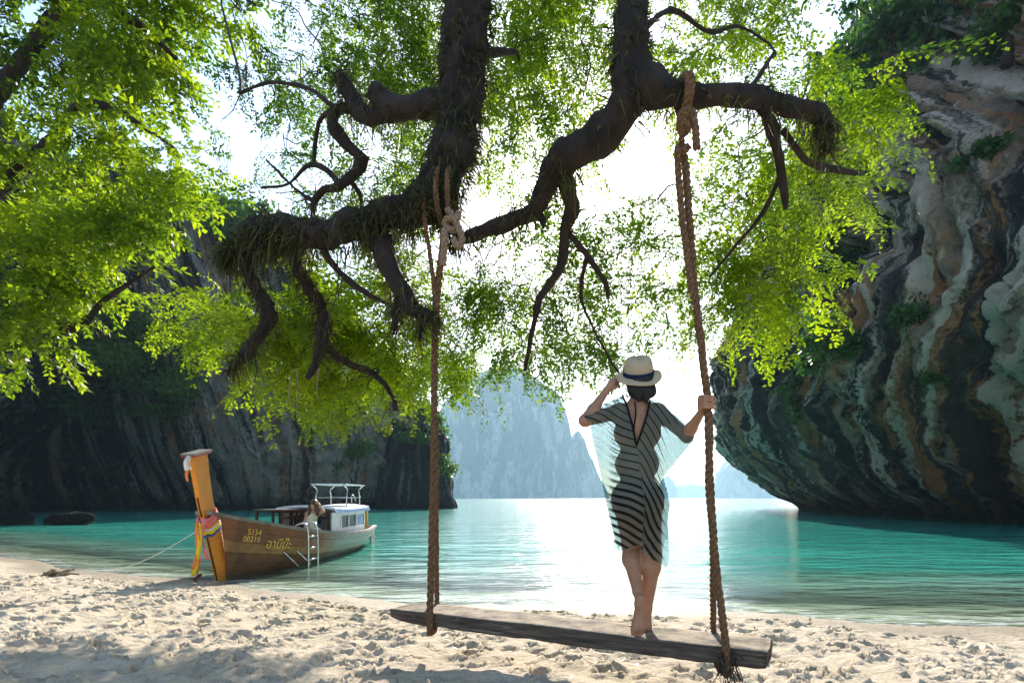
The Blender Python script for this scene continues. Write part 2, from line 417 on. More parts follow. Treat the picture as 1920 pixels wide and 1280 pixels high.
tag(cliff_l, 'dark shaded limestone cliff hung with shrubs behind the wooden boat')

# ------------------------------------------------------------------ islands and rocks
def blob_rock(name, c, r, mat, seed, nu=90, nv=60, amp=.25, freq=.12, flat=.0, lean=0, rib=.12):
    th = np.linspace(0, 2 * np.pi, nu); ph = np.linspace(-.5 * np.pi * .5, .5 * np.pi, nv)
    T, Ph = np.meshgrid(th, ph, indexing='ij')
    sx = np.sign(np.cos(Ph)) * np.abs(np.cos(Ph)) ** .55
    d = np.stack([sx * np.cos(T), sx * np.sin(T), np.sign(np.sin(Ph)) * np.abs(np.sin(Ph)) ** .8], -1)
    q = d * np.array(r)
    k = 1 + amp * fbm(q * freq + seed, 5) * 2 + rib * (np.abs(fbm(q * np.array([freq * 4, freq * 4, freq * .5]) + seed + 4, 3)) - .2) * 2
    v = np.array(c) + q * k[..., None]; v[..., 0] += lean * (v[..., 2] - c[2])
    o = mesh_obj(name, v, grid_faces(nu, nv), mat, True)
    uvset(o, np.stack([(T * (r[0] + r[1]) / 2).ravel(), v[..., 2].ravel()], 1))
    return o, v
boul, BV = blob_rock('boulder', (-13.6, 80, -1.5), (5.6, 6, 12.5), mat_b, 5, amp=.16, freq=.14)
tag(boul, 'dark rounded limestone stack standing in the water past the boat', 'rock')

def island(name, D, outline, depth, mat, seed, label, nx=150, ny=70):
    o_ = np.array(outline, float); X = np.linspace(o_[0, 0], o_[-1, 0], nx); top = np.interp(X, o_[:, 0], o_[:, 1])
    Hh = (933 - top) * D / FPX + CAMZ; xw = (X - 960) * D / FPX
    a = np.linspace(-1, 1, ny)
    A, XX = np.meshgrid(a, xw, indexing='ij'); HH = np.broadcast_to(Hh, A.shape)
    prof = np.clip(1 - np.abs(A) ** 5, 0, 1) ** .7
    Z = HH * prof
    Y = D + depth * A * (.35 + .65 * (HH / HH.max()) ** .6)
    s = D / 900.
    q = np.stack([XX, Y * .3, Z * .35], -1) / s
    Y = Y + s * 26 * fbm(q * .03 + seed, 4) + s * 9 * fbm(q * .12 + seed, 3)
    Z = Z + (s * 6 * fbm(np.stack([XX, Y, 0 * Y], -1) / s * .08 + seed, 4)) * (prof > .2)
    Z = np.where(prof <= .001, -3, Z)
    o = mesh_obj(name, np.stack([XX, Y, Z], -1), grid_faces(ny, nx)[:, ::-1], mat, True)
    tag(o, label, kind='structure'); return o
m, t, out = M_('island_rock_and_forest')
geo = t.nodes.new('ShaderNodeNewGeometry'); pos = geo.outputs['Position']
n = noise(t, pos, .035, 6, .6, (1, 1, .35)); n2 = noise(t, pos, .12, 6, .65)
c = mixc(t, ramp(t, n, bw(.5, .58)), ramp(t, n2, [(.35, (.015, .04, .02)), (.7, (.04, .085, .03))]), ramp(t, n2, [(.3, (.12, .11, .10)), (.7, (.42, .36, .30))]))
b = nd(t, 'ShaderNodeBsdfPrincipled', i_Roughness=.9); t.links.new(c, b.inputs['Base Color']); t.links.new(bump(t, n2, 1, 8.), b.inputs['Normal'])
t.links.new(b.outputs[0], out.inputs[0]); mat_i = m
island('island', 1800, [(770, 925), (800, 860), (822, 800), (838, 762), (862, 742), (885, 718), (930, 701), (958, 697), (985, 706), (1010, 724), (1042, 746), (1058, 785), (1066, 826), (1078, 812), (1088, 824), (1098, 858), (1118, 898), (1134, 930)], 240, mat_i, 2, 'tall hazy limestone island across the bay behind the rope swing')
island('island', 2500, [(1348, 930), (1362, 880), (1378, 855), (1400, 850), (1425, 870), (1452, 905), (1475, 932)], 170, mat_i, 9, 'small bluish hazy island beside the foot of the overhanging cliff')
island('island', 3400, [(1230, 931), (1242, 900), (1252, 893), (1262, 902), (1270, 931)], 60, mat_i, 14, 'distant faint islet just beside the striped dress', 60, 30)
island('island', 4200, [(1180, 931), (1230, 918), (1290, 908), (1330, 914), (1370, 921), (1420, 931)], 150, mat_i, 19, 'low pale islands on the far horizon', 90, 30)

r1, _ = blob_rock('rock', P(28, 974, 31) * [1, 1, 0] + [0, 0, .0], (1.0, .8, .80), mat_b, 31, 40, 24, .3, 1.3)
tag(r1, 'dark rock in the shallows cut by the edge of the photo', 'rock')
r2, _ = blob_rock('rock', P(134, 978, 31) * [1, 1, 0] + [0, 0, .0], (1.15, .7, .62), mat_b, 37, 40, 24, .3, 1.3)
tag(r2, 'low flat dark rock in the shallows toward the boat', 'rock')

# ------------------------------------------------------------------ leaves
def orient(n, dirs, roll):
    """rotation matrices whose x axis follows dirs and whose z axis is near up, rolled by roll"""
    x = dirs / np.linalg.norm(dirs, axis=1)[:, None]
    up = np.array([0, 0, 1.0]) + rng.normal(0, .02, (n, 3))
    y = np.cross(up, x); y /= np.linalg.norm(y, axis=1)[:, None] + 1e-9
    z = np.cross(x, y)
    c, s = np.cos(roll)[:, None], np.sin(roll)[:, None]
    return np.stack([x, y * c + z * s, -y * s + z * c], -1)
def leaflet(base, d, side, L, Wd):
    d = d / np.linalg.norm(d); s = side / np.linalg.norm(side)
    return np.array([base, base + d * L * .45 + s * Wd * .5, base + d * L, base + d * L * .45 - s * Wd * .5])
def pinnate_spray(r):
    out = []; n = r.integers(8, 12); Ls = r.uniform(.30, .46)
    for k in range(n):
        t_ = (k + .6) / n; sgn = 1 if k % 2 else -1
        b0 = np.array([Ls * t_, .03 * np.sin(3 * t_), -.10 * t_ ** 2])
        ang = sgn * r.uniform(.6, 1.15) * (1 - .5 * (k >= n - 1)); fl = r.uniform(.08, .15) * (1 - .25 * t_)
        pitch = r.uniform(-.45, .2)
        fd = np.array([np.cos(ang), np.sin(ang), pitch])
        sd = np.array([-np.sin(ang), np.cos(ang), r.uniform(-.2, .2)])
        m_ = 6
        for j in range(m_):
            u = (j + .8) / m_
            pb = b0 + fd * fl * u + np.array([0, 0, -.07 * u * u])
            for s2 in (-1, 1):
                if r.uniform() < .2: continue
                pb = pb + r.normal(0, .006, 3)
                dd = fd * .55 + s2 * sd + np.array([0, 0, r.uniform(-.35, .1)])
                ll = .046 * (1 - .45 * abs(u - .5)) * r.uniform(.65, 1.25)
                out.append(leaflet(pb, dd, np.cross(dd, [0, 0, 1]) + r.normal(0, .15, 3), ll, ll * .55))
    return np.array(out)
def broad_spray(r):
    out = []; n = r.integers(16, 24); Ls = r.uniform(.28, .45)
    for k in range(n):
        t_ = (k + .5) / n; a = k * 2.4
        b0 = np.array([Ls * t_, 0, -.06 * t_ ** 2])
        dd = np.array([.7, np.cos(a), .55 * np.sin(a) - .15]) + r.normal(0, .2, 3)
        ll = r.uniform(.055, .09)
        out.append(leaflet(b0, dd, np.cross(dd, [0, 0, 1]) + r.normal(0, .25, 3), ll, ll * .5))
    return np.array(out)
_r = np.random.default_rng(5)
PIN = [pinnate_spray(_r) for _ in range(7)]; BRO = [broad_spray(_r) for _ in range(7)]
def sprays(templates, pos, dirs, roll, scale, tint):
    V = []; T = []
    which = rng.integers(0, len(templates), len(pos))
    for k, tm in enumerate(templates):
        s = np.where(which == k)[0]
        if not len(s): continue
        R = orient(len(s), dirs[s], roll[s])
        v = np.einsum('nij,lqj->nlqi', R, tm) * scale[s][:, None, None, None] + pos[s][:, None, None, :]
        tt = np.clip(tint[s][:, None] + rng.normal(0, .13, (len(s), len(tm))), 0, 1)
        V.append(v.reshape(-1, 3)); T.append(np.repeat(tt.ravel(), 4))
    return np.concatenate(V), np.concatenate(T)
def leaf_obj(name, V, T, mat, parent=None):
    f = np.arange(len(V)).reshape(-1, 4)
    o = mesh_obj(name, V, f, mat, False, parent); attr(o, 'tint', T); return o

class Tree:
    def __init__(s, name, base, label, cat='tree'):
        s.root = empty(name, base); tag(s.root, label, cat); s.base = base; s.paths = []; s.nodes = []
        s.tw = MB(); s.lv = []; s.lt = []; s.moss = []
    def limb(s, name, cp, n=None, sides=14, lump=.40, world=False, moss=0, mat='bark'):
        """cp rows: px, py, depth, radius px  (or x, y, z, r when world)"""
        cp = np.asarray(cp, float)
        w = cp if world else np.array([[*P(a, b, d), r * d / FPX] for a, b, d, r in cp])
        L = np.linalg.norm(np.diff(w[:, :3], axis=0), axis=1).sum()
        n = n or max(8, int(L / .06))
        p = spline(w, n); p[:, :3] += .010 * fbm(p[:, :3] * 9, 2)[:, None] * np.array([1, .5, 1])
        v, f = tube(p[:, :3], np.maximum(p[:, 3], .002), sides, True, lump, 7)
        mesh_obj(name, v, f, MAT[mat], True, s.root)
        s.nodes.append(p[:, :3])
        if moss:
            k = int(1.9 * moss * L); i = rng.integers(0, n, k); a = rng.uniform(0, 2 * np.pi, k)
            t_, N, B = frames(p[:, :3])
            keep = pnoise(p[i, :3] * 2.6 + 3) + .55 * (rng.uniform(0, 1, k) - .35) > (-.28 if moss > 300 else -.08)
            i, a = i[keep], a[keep]; k = len(i)
            rad = p[i, 3][:, None] * rng.uniform(.9, 1.05, (k, 1))
            d = np.cos(a)[:, None] * N[i] + np.sin(a)[:, None] * B[i]
            d[:, 2] -= .25
            s.moss.append(np.concatenate([p[i, :3] + d * rad, d], 1))
        return p
    def nearest(s, q):
        A = np.concatenate(s.nodes); i = np.argmin(((A - q) ** 2).sum(1) * 1.0); return A[i]
    def cluster(s, px, py, d, rx, ry, rd, n_cl, per, tint, templates, scale=1.0, twig=True, droop=.25, spread=.38, tv=.14, thr=-9):
        c0 = P(px, py, d); ra = np.array([rx * d / FPX, rd, ry * d / FPX])
        U = rng.uniform(-1, 1, (n_cl * 6, 3)); U = U[(U ** 2).sum(1) < 1][:n_cl]
        C = c0 + U * ra
        A0 = np.concatenate(s.nodes)
        C = C[np.argsort([((A0 - c) ** 2).sum(1).min() for c in C])]
        for c in C:
            a = s.nearest(c)
            dv = c - a; dist = np.linalg.norm(dv)
            if twig and dist < 3.5:
                mid = a + dv * .5 + rng.normal(0, .10 * dist, 3) + [0, 0, .1 * dist]
                path = spline(np.array([a, a + dv * .25 + rng.normal(0, .08 * dist, 3), mid, c - dv * .15 + rng.normal(0, .04, 3), c]), 12)
                s.tw.tube(path, np.linspace(.005 + .008 * min(dist, 2), .003, 12), 5, False)
                s.nodes.append(path[3:])
            pos = c + rng.normal(0, spread, (per, 3)) * np.array([1, 1, .55])
            for q in pos[: per // 2]:
                s.tw.tube(spline(np.array([c, (c + q) / 2 + rng.normal(0, .03, 3), q]), 5), np.linspace(.003, .0015, 5), 4, False)
            pos = pos[fbm(pos * 1.35 + 5, 2) > thr]; per_ = len(pos)
            if not per_: continue
            out = pos - c + dv / (dist + 1e-6) * .25
            out[:, 2] *= .5
            out += rng.normal(0, .15, (per_, 3)); out[:, 2] -= droop * np.linalg.norm(out, axis=1)
            V, T = sprays(templates, pos, out, rng.normal(0, .45, per_), scale * rng.uniform(.75, 1.2, per_), np.clip(tint + rng.normal(0, tv) + rng.normal(0, .08, per_), 0, 1))
            s.lv.append(V); s.lt.append(T)
    def finish(s, mat):
        if s.lv: leaf_obj('crown', np.concatenate(s.lv), np.concatenate(s.lt), mat, s.root)
        if s.tw.v:
            o = s.tw.build('twigs', MAT['twig'], s.root, True); o['kind'] = 'stuff'
        if s.moss:
            A = np.concatenate(s.moss); k = len(A); p, d = A[:, :3], A[:, 3:]
            d = d + rng.normal(0, .5, (k, 3)); d /= np.linalg.norm(d, axis=1)[:, None]
            L = (rng.uniform(.03, .12, k) + (rng.uniform(0, 1, k) > .8) * rng.uniform(0, .16, k))[:, None]
            p1 = p + d * L * .45; p2 = p1 + (d * .5 + np.array([0, 0, -.9]) + rng.normal(0, .3, (k, 3))) * L * .6
            w = np.cross(d, rng.normal(0, 1, (k, 3))); w /= np.linalg.norm(w, axis=1)[:, None]; w *= rng.uniform(.002, .0055, (k, 1))
            V = np.stack([p - w, p + w, p1 + w, p1 - w, p2 - w * .3, p2 + w * .3], 1)
            b = np.arange(k)[:, None] * 6
            f = np.concatenate([b + [0, 1, 2, 3], b + [3, 2, 5, 4]])
            o = mesh_obj('epiphytes', V.reshape(-1, 3), f, MAT['moss'], False, s.root)
            attr(o, 'tint', np.repeat(rng.uniform(0, 1, k), 6)); o['kind'] = 'stuff'

# ---- the big tree whose limbs reach over the beach from behind the camera
T1 = Tree('swing_tree', (1.2, -3.6, 1.0), 'great old tree with mossy limbs arching over the beach and swing')
T1.limb('trunk', [(1.2, -3.6, .6, .75), (1.15, -3.4, 1.5, .6), (1.1, -3.0, 3.2, .55), (1.0, -2.0, 5.2, .5), (.85, -.3, 6.9, .42)], world=True, sides=20)
LT = P(905, -190, 4.5); RT = P(1200, -170, 3.6)
T1.limb('limb', [(.9, -.6, 6.7, .36), (.5, 1.2, 7.4, .28), (.1, 3.0, 7.2, .24), (*LT, .22)], world=True, sides=16)
T1.limb('limb', [(.9, -.5, 6.7, .34), (1.0, .9, 6.9, .22), (.95, 2.2, 6.2, .17), (*RT, .13)], world=True, sides=16)
T1.limb('limb', [(905, -190, 4.5, 46), (880, 0, 4.35, 42), (868, 120, 4.25, 40), (860, 220, 4.2, 38), (845, 300, 4.15, 38), (820, 358, 4.12, 38), (790, 388, 4.1, 34), (740, 398, 4.1, 31), (680, 420, 4.15, 28), (600, 437, 4.25, 26), (530, 430, 4.35, 26), (485, 440, 4.4, 27), (452, 464, 4.45, 18), (412, 490, 4.5, 5)], sides=22, moss=900)
T1.limb('branch', [(852, 190, 4.22, 26), (800, 196, 4.3, 24), (750, 206, 4.4, 21), (722, 190, 4.45, 21), (704, 172, 4.5, 18)], moss=420)
T1.limb('branch', [(750, 208, 4.4, 16), (715, 218, 4.5, 14), (686, 218, 4.55, 16), (660, 188, 4.6, 16), (645, 160, 4.6, 15), (637, 138, 4.6, 11)], moss=300)
T1.limb('branch', [(672, 205, 4.58, 10), (635, 205, 4.7, 10), (622, 232, 4.7, 11), (648, 268, 4.75, 12), (682, 302, 4.75, 11), (655, 335, 4.8, 10), (632, 351, 4.8, 8), (607, 356, 4.85, 6), (588, 378, 4.9, 6), (586, 410, 4.9, 4)], moss=60)
T1.limb('branch', [(640, 348, 4.8, 6), (612, 320, 4.85, 6), (578, 310, 4.9, 4), (540, 345, 5.0, 3), (490, 352, 5.1, 2)])
T1.limb('branch', [(588, 378, 4.9, 4), (560, 360, 5, 3), (530, 330, 5.1, 2.5), (500, 300, 5.2, 2)])
T1.limb('branch', [(630, 205, 4.7, 6), (600, 225, 4.8, 4), (590, 280, 4.9, 4), (588, 312, 4.9, 3)])
T1.limb('branch', [(655, 335, 4.8, 5), (675, 365, 4.9, 4), (680, 395, 4.9, 3)])
T1.limb('branch', [(625, 200, 4.7, 4), (575, 165, 5, 4), (505, 155, 5.3, 3), (450, 175, 5.5, 2.5)])
T1.limb('branch', [(700, 425, 4.14, 24), (715, 465, 4.1, 22), (742, 525, 4.05, 19), (775, 578, 4.0, 15), (808, 596, 3.98, 11), (818, 592, 3.97, 4)], moss=380)
T1.limb('branch', [(748, 560, 4.05, 8), (742, 590, 4.05, 7), (738, 625, 4.05, 3)], moss=300)
T1.limb('branch', [(785, 590, 4.0, 8), (790, 615, 4.0, 6), (786, 640, 4.0, 2)], moss=200)
T1.limb('branch', [(455, 470, 4.45, 16), (468, 515, 4.5, 13), (490, 560, 4.55, 13), (507, 592, 4.6, 13), (490, 625, 4.6, 12), (466, 656, 4.65, 13), (445, 680, 4.7, 11), (428, 698, 4.7, 4)], moss=260)
T1.limb('branch', [(545, 450, 4.35, 14), (565, 520, 4.5, 12), (600, 570, 4.6, 12), (606, 630, 4.6, 12), (592, 680, 4.65, 9), (575, 710, 4.7, 5)], moss=330)
T1.limb('branch', [(605, 470, 4.25, 7), (640, 515, 4.3, 6), (690, 552, 4.3, 5), (735, 574, 4.3, 3)])
T1.limb('branch', [(600, 640, 4.6, 8), (650, 680, 4.8, 7), (700, 700, 5, 6), (735, 740, 5.1, 4), (740, 770, 5.1, 6)], moss=80)
T1.limb('branch', [(700, 700, 5, 6), (705, 695, 6.2, 5), (715, 690, 7.4, 4), (740, 680, 8.8, 3)])
# right-hand limb
T1.limb('limb', [(1200, -170, 3.6, 34), (1186, 15, 3.4, 29), (1180, 90, 3.35, 32), (1184, 140, 3.33, 38), (1178, 185, 3.35, 35), (1150, 232, 3.4, 32), (1108, 268, 3.5, 31), (1060, 296, 3.65, 28), (1036, 322, 3.75, 23), (1020, 360, 3.85, 19), (1000, 394, 3.95, 17), (960, 413, 4.0, 15), (905, 434, 4.05, 14), (868, 448, 4.08, 11), (845, 452, 4.1, 8)], sides=20, moss=420)
T1.limb('limb', [(1184, 130, 3.33, 30), (1210, 158, 3.28, 34), (1245, 172, 3.22, 27), (1290, 180, 3.17, 21), (1350, 180, 3.2, 19), (1410, 182, 3.25, 19), (1450, 192, 3.3, 18), (1500, 206, 3.35, 16), (1538, 218, 3.4, 15), (1556, 236, 3.42, 10), (1562, 246, 3.45, 4)], sides=18, moss=190)
T1.limb('branch', [(1048, 305, 3.7, 18), (1062, 345, 3.8, 16), (1072, 388, 3.9, 14), (1060, 430, 4.0, 10), (1056, 488, 4.1, 9), (1036, 525, 4.2, 8), (1012, 560, 4.3, 7), (1000, 610, 4.4, 5), (992, 650, 4.5, 4), (984, 695, 4.6, 3)], moss=40)
T1.limb('branch', [(1068, 440, 4.0, 6), (1100, 478, 4.2, 6), (1134, 526, 4.3, 5), (1140, 560, 4.5, 3)])
T1.limb('branch', [(1010, 400, 3.93, 8), (1018, 418, 3.93, 6), (1020, 428, 3.93, 2)])
T1.limb('branch', [(950, 415, 4.0, 7), (935, 432, 4.0, 6), (930, 440, 4.0, 3)])
T1.limb('branch', [(1425, 200, 3.28, 10), (1446, 236, 3.4, 11), (1460, 300, 3.5, 9), (1470, 360, 3.6, 8), (1474, 392, 3.65, 4)])
T1.limb('branch', [(1470, 245, 3.5, 6), (1510, 300, 3.7, 6), (1560, 316, 3.9, 6), (1605, 326, 4.0, 4)])
T1.limb('branch', [(1545, 225, 3.4, 13), (1548, 258, 3.42, 14), (1552, 290, 3.45, 5)], moss=600)
T1.limb('branch', [(1400, 178, 3.24, 6), (1425, 140, 3.4, 4), (1452, 98, 3.6, 3)])
T1.limb('branch', [(1200, 60, 3.4, 6), (1260, 20, 3.9, 5), (1330, 60, 4.3, 4), (1385, 50, 4.6, 3), (1440, 80, 4.8, 2)])
T1.limb('branch', [(1462, 330, 3.55, 5), (1430, 400, 3.8, 4), (1380, 460, 4.0, 3), (1330, 520, 4.2, 2)])
T1.limb('branch', [(880, 90, 4.25, 12), (925, 100, 4.6, 8), (965, 98, 4.9, 5), (975, 112, 5, 2)])
T1.limb('branch', [(1100, 478, 4.2, 5), (1090, 560, 4.5, 3), (1125, 640, 4.8, 2.5), (1160, 700, 4.9, 2)])
# crown: (px, py, depth, rx, ry, rdepth, clusters, sprays per cluster, tint)
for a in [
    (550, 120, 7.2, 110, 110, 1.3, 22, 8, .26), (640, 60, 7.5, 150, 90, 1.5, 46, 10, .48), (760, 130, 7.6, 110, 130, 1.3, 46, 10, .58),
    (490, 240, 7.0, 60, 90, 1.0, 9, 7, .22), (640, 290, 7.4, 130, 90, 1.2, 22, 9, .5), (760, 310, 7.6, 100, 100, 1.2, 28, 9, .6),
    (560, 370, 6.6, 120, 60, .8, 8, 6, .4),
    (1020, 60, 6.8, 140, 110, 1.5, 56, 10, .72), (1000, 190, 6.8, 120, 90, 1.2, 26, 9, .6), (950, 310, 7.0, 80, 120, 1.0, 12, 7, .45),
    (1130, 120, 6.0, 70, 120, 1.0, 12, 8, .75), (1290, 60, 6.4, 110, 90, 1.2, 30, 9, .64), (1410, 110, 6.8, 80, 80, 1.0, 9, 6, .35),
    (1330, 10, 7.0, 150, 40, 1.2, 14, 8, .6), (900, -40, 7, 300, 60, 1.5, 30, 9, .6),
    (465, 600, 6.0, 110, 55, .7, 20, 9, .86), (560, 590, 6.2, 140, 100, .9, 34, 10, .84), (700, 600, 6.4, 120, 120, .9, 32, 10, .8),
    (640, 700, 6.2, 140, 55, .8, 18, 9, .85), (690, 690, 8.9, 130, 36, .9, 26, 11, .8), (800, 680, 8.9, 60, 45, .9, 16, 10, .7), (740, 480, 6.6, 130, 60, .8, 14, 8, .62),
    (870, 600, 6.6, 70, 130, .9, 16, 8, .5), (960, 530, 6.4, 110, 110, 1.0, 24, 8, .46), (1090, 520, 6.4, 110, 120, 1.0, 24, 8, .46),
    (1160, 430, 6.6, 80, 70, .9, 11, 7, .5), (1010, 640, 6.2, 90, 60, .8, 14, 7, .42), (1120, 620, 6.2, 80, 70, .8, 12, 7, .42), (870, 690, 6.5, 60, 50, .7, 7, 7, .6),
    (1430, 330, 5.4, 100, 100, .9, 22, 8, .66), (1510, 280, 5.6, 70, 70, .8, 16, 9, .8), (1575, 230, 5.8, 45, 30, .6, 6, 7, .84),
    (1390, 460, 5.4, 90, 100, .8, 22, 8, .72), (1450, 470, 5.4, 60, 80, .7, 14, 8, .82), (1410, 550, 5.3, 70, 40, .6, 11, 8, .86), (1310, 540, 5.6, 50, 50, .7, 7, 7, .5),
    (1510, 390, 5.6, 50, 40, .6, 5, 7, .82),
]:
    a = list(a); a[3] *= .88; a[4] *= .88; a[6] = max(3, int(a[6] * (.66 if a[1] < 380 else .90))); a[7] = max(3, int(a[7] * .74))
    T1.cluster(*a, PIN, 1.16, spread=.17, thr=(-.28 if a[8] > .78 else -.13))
T1.finish(MAT['leaf'])

# ---- the tree leaning in from the side of the bay
T2 = Tree('leaning_tree', (-12.5, 10.5, .8), 'bright green broadleaf tree leaning in over the bay beside the shaded cliff')
T2.limb('trunk', [(-12.5, 10.5, .3, .35), (-12.0, 10.3, 2.5, .28), (-11.2, 10, 5.0, .24), (-9.8, 9.8, 7.2, .18)], world=True, mat='bark', moss=30)
T2.limb('limb', [(-11.6, 10.2, 3.6, .16), (-9.5, 9.6, 4.3, .12), *[(*P(px, py, d), r) for px, py, d, r in ((120, 620, 9.0, .07), (200, 560, 8.8, .04), (290, 500, 8.6, .02))]], world=True)
T2.limb('limb', [(-11.2, 10, 5.0, .15), *[(*P(px, py, d), r) for px, py, d, r in ((60, 300, 9.2, .10), (150, 200, 9.0, .07), (230, 215, 8.8, .045), (330, 280, 8.6, .02))]], world=True)
T2.limb('limb', [(-9.8, 9.8, 7.2, .15), *[(*P(px, py, d), r) for px, py, d, r in ((130, 20, 9.2, .10), (250, 40, 9.0, .06), (330, 110, 8.8, .03))]], world=True)
T2.limb('limb', [(-9.8, 9.8, 7.2, .12), *[(*P(px, py, d), r) for px, py, d, r in ((200, -80, 9.4, .08), (360, -60, 9.4, .05), (480, 10, 9.3, .02))]], world=True)
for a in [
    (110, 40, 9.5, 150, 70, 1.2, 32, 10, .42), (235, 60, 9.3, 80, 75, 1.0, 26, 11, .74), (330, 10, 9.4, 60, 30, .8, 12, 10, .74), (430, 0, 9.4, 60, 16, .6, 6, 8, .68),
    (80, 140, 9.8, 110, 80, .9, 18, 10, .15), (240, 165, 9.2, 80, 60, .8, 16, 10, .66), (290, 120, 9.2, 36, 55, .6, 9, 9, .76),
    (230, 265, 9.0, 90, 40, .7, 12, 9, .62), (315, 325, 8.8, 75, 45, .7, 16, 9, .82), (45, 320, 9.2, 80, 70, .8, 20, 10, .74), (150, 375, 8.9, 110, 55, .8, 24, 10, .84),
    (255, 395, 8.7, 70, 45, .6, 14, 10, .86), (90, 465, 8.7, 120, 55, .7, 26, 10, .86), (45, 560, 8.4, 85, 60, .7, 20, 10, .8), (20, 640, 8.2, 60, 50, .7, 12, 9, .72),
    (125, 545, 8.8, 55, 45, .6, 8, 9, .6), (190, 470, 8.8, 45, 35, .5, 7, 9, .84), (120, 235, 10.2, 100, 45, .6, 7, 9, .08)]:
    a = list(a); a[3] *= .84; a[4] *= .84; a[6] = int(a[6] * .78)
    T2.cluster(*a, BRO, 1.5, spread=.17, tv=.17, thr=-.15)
T2.finish(MAT['leaf2'])

# ------------------------------------------------------------------ plants on the rock
def cards(pts, size, tint):
    n = len(pts)
    d = rng.normal(0, 1, (n, 3)); d[:, 2] -= .3; d /= np.linalg.norm(d, axis=1)[:, None]
    w = np.cross(d, rng.normal(0, 1, (n, 3))); w /= np.linalg.norm(w, axis=1)[:, None]
    L = size * rng.uniform(.6, 1.3, (n, 1))
    V = np.stack([pts, pts + d * L * .5 + w * L * .28, pts + d * L, pts + d * L * .5 - w * L * .28], 1)
    return V.reshape(-1, 3), np.repeat(np.clip(tint + rng.normal(0, .15, n), 0, 1), 4)
def proj(Q): return 960 + Q[..., 0] / Q[..., 1] * FPX, 933 - (Q[..., 2] - CAMZ) / Q[..., 1] * FPX
def on_cliff(C, px, py, nmax=14):
    Q = C.reshape(-1, 3); Q = Q[Q[:, 1] > 5]; a, b = proj(Q)
    r = np.hypot(a - px, b - py); s = r < max(nmax, r.min() + 1)
    Q = Q[s]; return Q[np.argmin(Q[:, 1])]
def shrub(C, px, py, rpx, label, n=900, size=.34, tint=.4, stretch=(1, 1, .8)):
    c = on_cliff(C, px, py); d = c[1]; R = rpx * d / FPX
    root = empty('cliff_shrub', c); tag(root, label, 'shrub', 'shrubs clinging to the cliffs')
    pts = []; mb = MB()
    for k in range(9):
        u = rng.normal(0, .48, 3) * np.array(stretch) * R; u[1] -= .25 * R; u[2] += .1 * R
        pts.append(c + u + rng.normal(0, .24, (n // 9, 3)) * R * np.array([1, 1, .6]))
        mb.tube(spline(np.array([c + [0, .3, -.2], c + u * .5 + [0, 0, .1 * R], c + u]), 6), np.linspace(.09, .03, 6), 5)
    mb.build('stem', MAT['twig'], root, True)
    V, T = cards(np.concatenate(pts), size, tint); leaf_obj('foliage', V, T, MAT['leaf_far'], root)
for a in [
    (CR, 1700, 580, 34, 'dark shrub in the middle of the overhanging streaked cliff', 1000, .34, .35),
    (CR, 1560, 655, 50, 'largest green shrub on the seaward edge of the overhanging cliff', 1600, .42, .45),
    (CR, 1480, 700, 40, 'shrub just below the hanging bright leaves on the overhanging cliff', 800, .42, .45),
    (CR, 1735, 718, 20, 'tiny shrub low on the overhanging streaked cliff', 400, .25, .5),
    (CR, 1490, 775, 32, 'dark shrub lowest on the seaward edge of the overhanging cliff', 700, .4, .3),
    (CR, 1560, 470, 45, 'dark shrub behind the bright hanging crown on the overhanging cliff', 1400, .42, .3),
    (CR, 1850, 270, 26, 'shrub high on the overhanging cliff under its wooded top', 800, .3, .35),
    (CL, 210, 610, 70, 'bright shrub under the leaning tree on the shaded cliff', 2200, .55, .8),
    (CL, 130, 660, 60, 'leafy shrub beside the edge of the photo on the shaded cliff', 1900, .5, .75),
    (CL, 255, 690, 75, 'broad shrub high in the dark hollow of the shaded cliff', 2600, .55, .7),
    (CL, 330, 740, 60, 'shrub above the yellow prow on the shaded cliff', 2000, .5, .62),
    (CL, 190, 770, 50, 'dark shrub halfway down the shaded cliff', 1000, .5, .3),
    (CL, 195, 888, 28, 'small lone shrub near the waterline of the shaded cliff', 500, .4, .6),
    (CL, 380, 690, 50, 'dark shrub behind the lowest mossy branch on the shaded cliff', 1000, .5, .3),
    (CL, 650, 780, 36, 'shrub above the boat canopy on the shaded cliff', 1300, .5, .8),
    (CL, 672, 850, 30, 'trailing sunlit shrub right above the boat stern', 900, .4, .85),
    (CL, 600, 800, 26, 'small shrub on pale flowstone above the boat cabin', 500, .4, .4),
    (CL, 440, 420, 50, 'leafy shrub on top of the shaded cliff', 1200, .6, .55),
    (CL, 500, 400, 44, 'second leafy shrub on top of the shaded cliff, toward the limb', 1000, .6, .6),
    (BV, 790, 800, 34, 'bushy shrub growing on top of the rounded rock stack', 900, .5, .6),
    (BV, 848, 880, 26, 'bright trailing shrub on the side of the rounded rock stack', 700, .45, .9),
]:
    shrub(*a)
def mass(name, C, label, n, size, vmin, seed, tint, thr=-.05, zc=None, nt_=40):
    nu, nv = C.shape[:2]
    i = rng.integers(0, nu, n * 4); j = rng.integers(int(vmin * (nv - nt_)), nv - 6, n * 4)
    Q = C[i, j]; k = fbm(Q * .13 + seed, 3) + .55 * (j - (nv - nt_) * .88) / ((nv - nt_) * .25)
    if zc is not None: k = fbm(Q * .16 + seed, 4) + .055 * (Q[:, 2] - zc)
    k = np.where(j > nv - nt_, 1, k)
    s = (k > thr) & (Q[:, 1] > 8); Q = Q[s][:n]
    Q = Q + rng.normal(0, .55, Q.shape) + [0, 0, .3]
    tt = np.clip(tint + .5 * fbm(Q * .25, 2), 0, 1)
    V, T = cards(Q, size, tt); o = leaf_obj(name, V, T, MAT['leaf_far'])
    tag(o, label, kind='stuff')
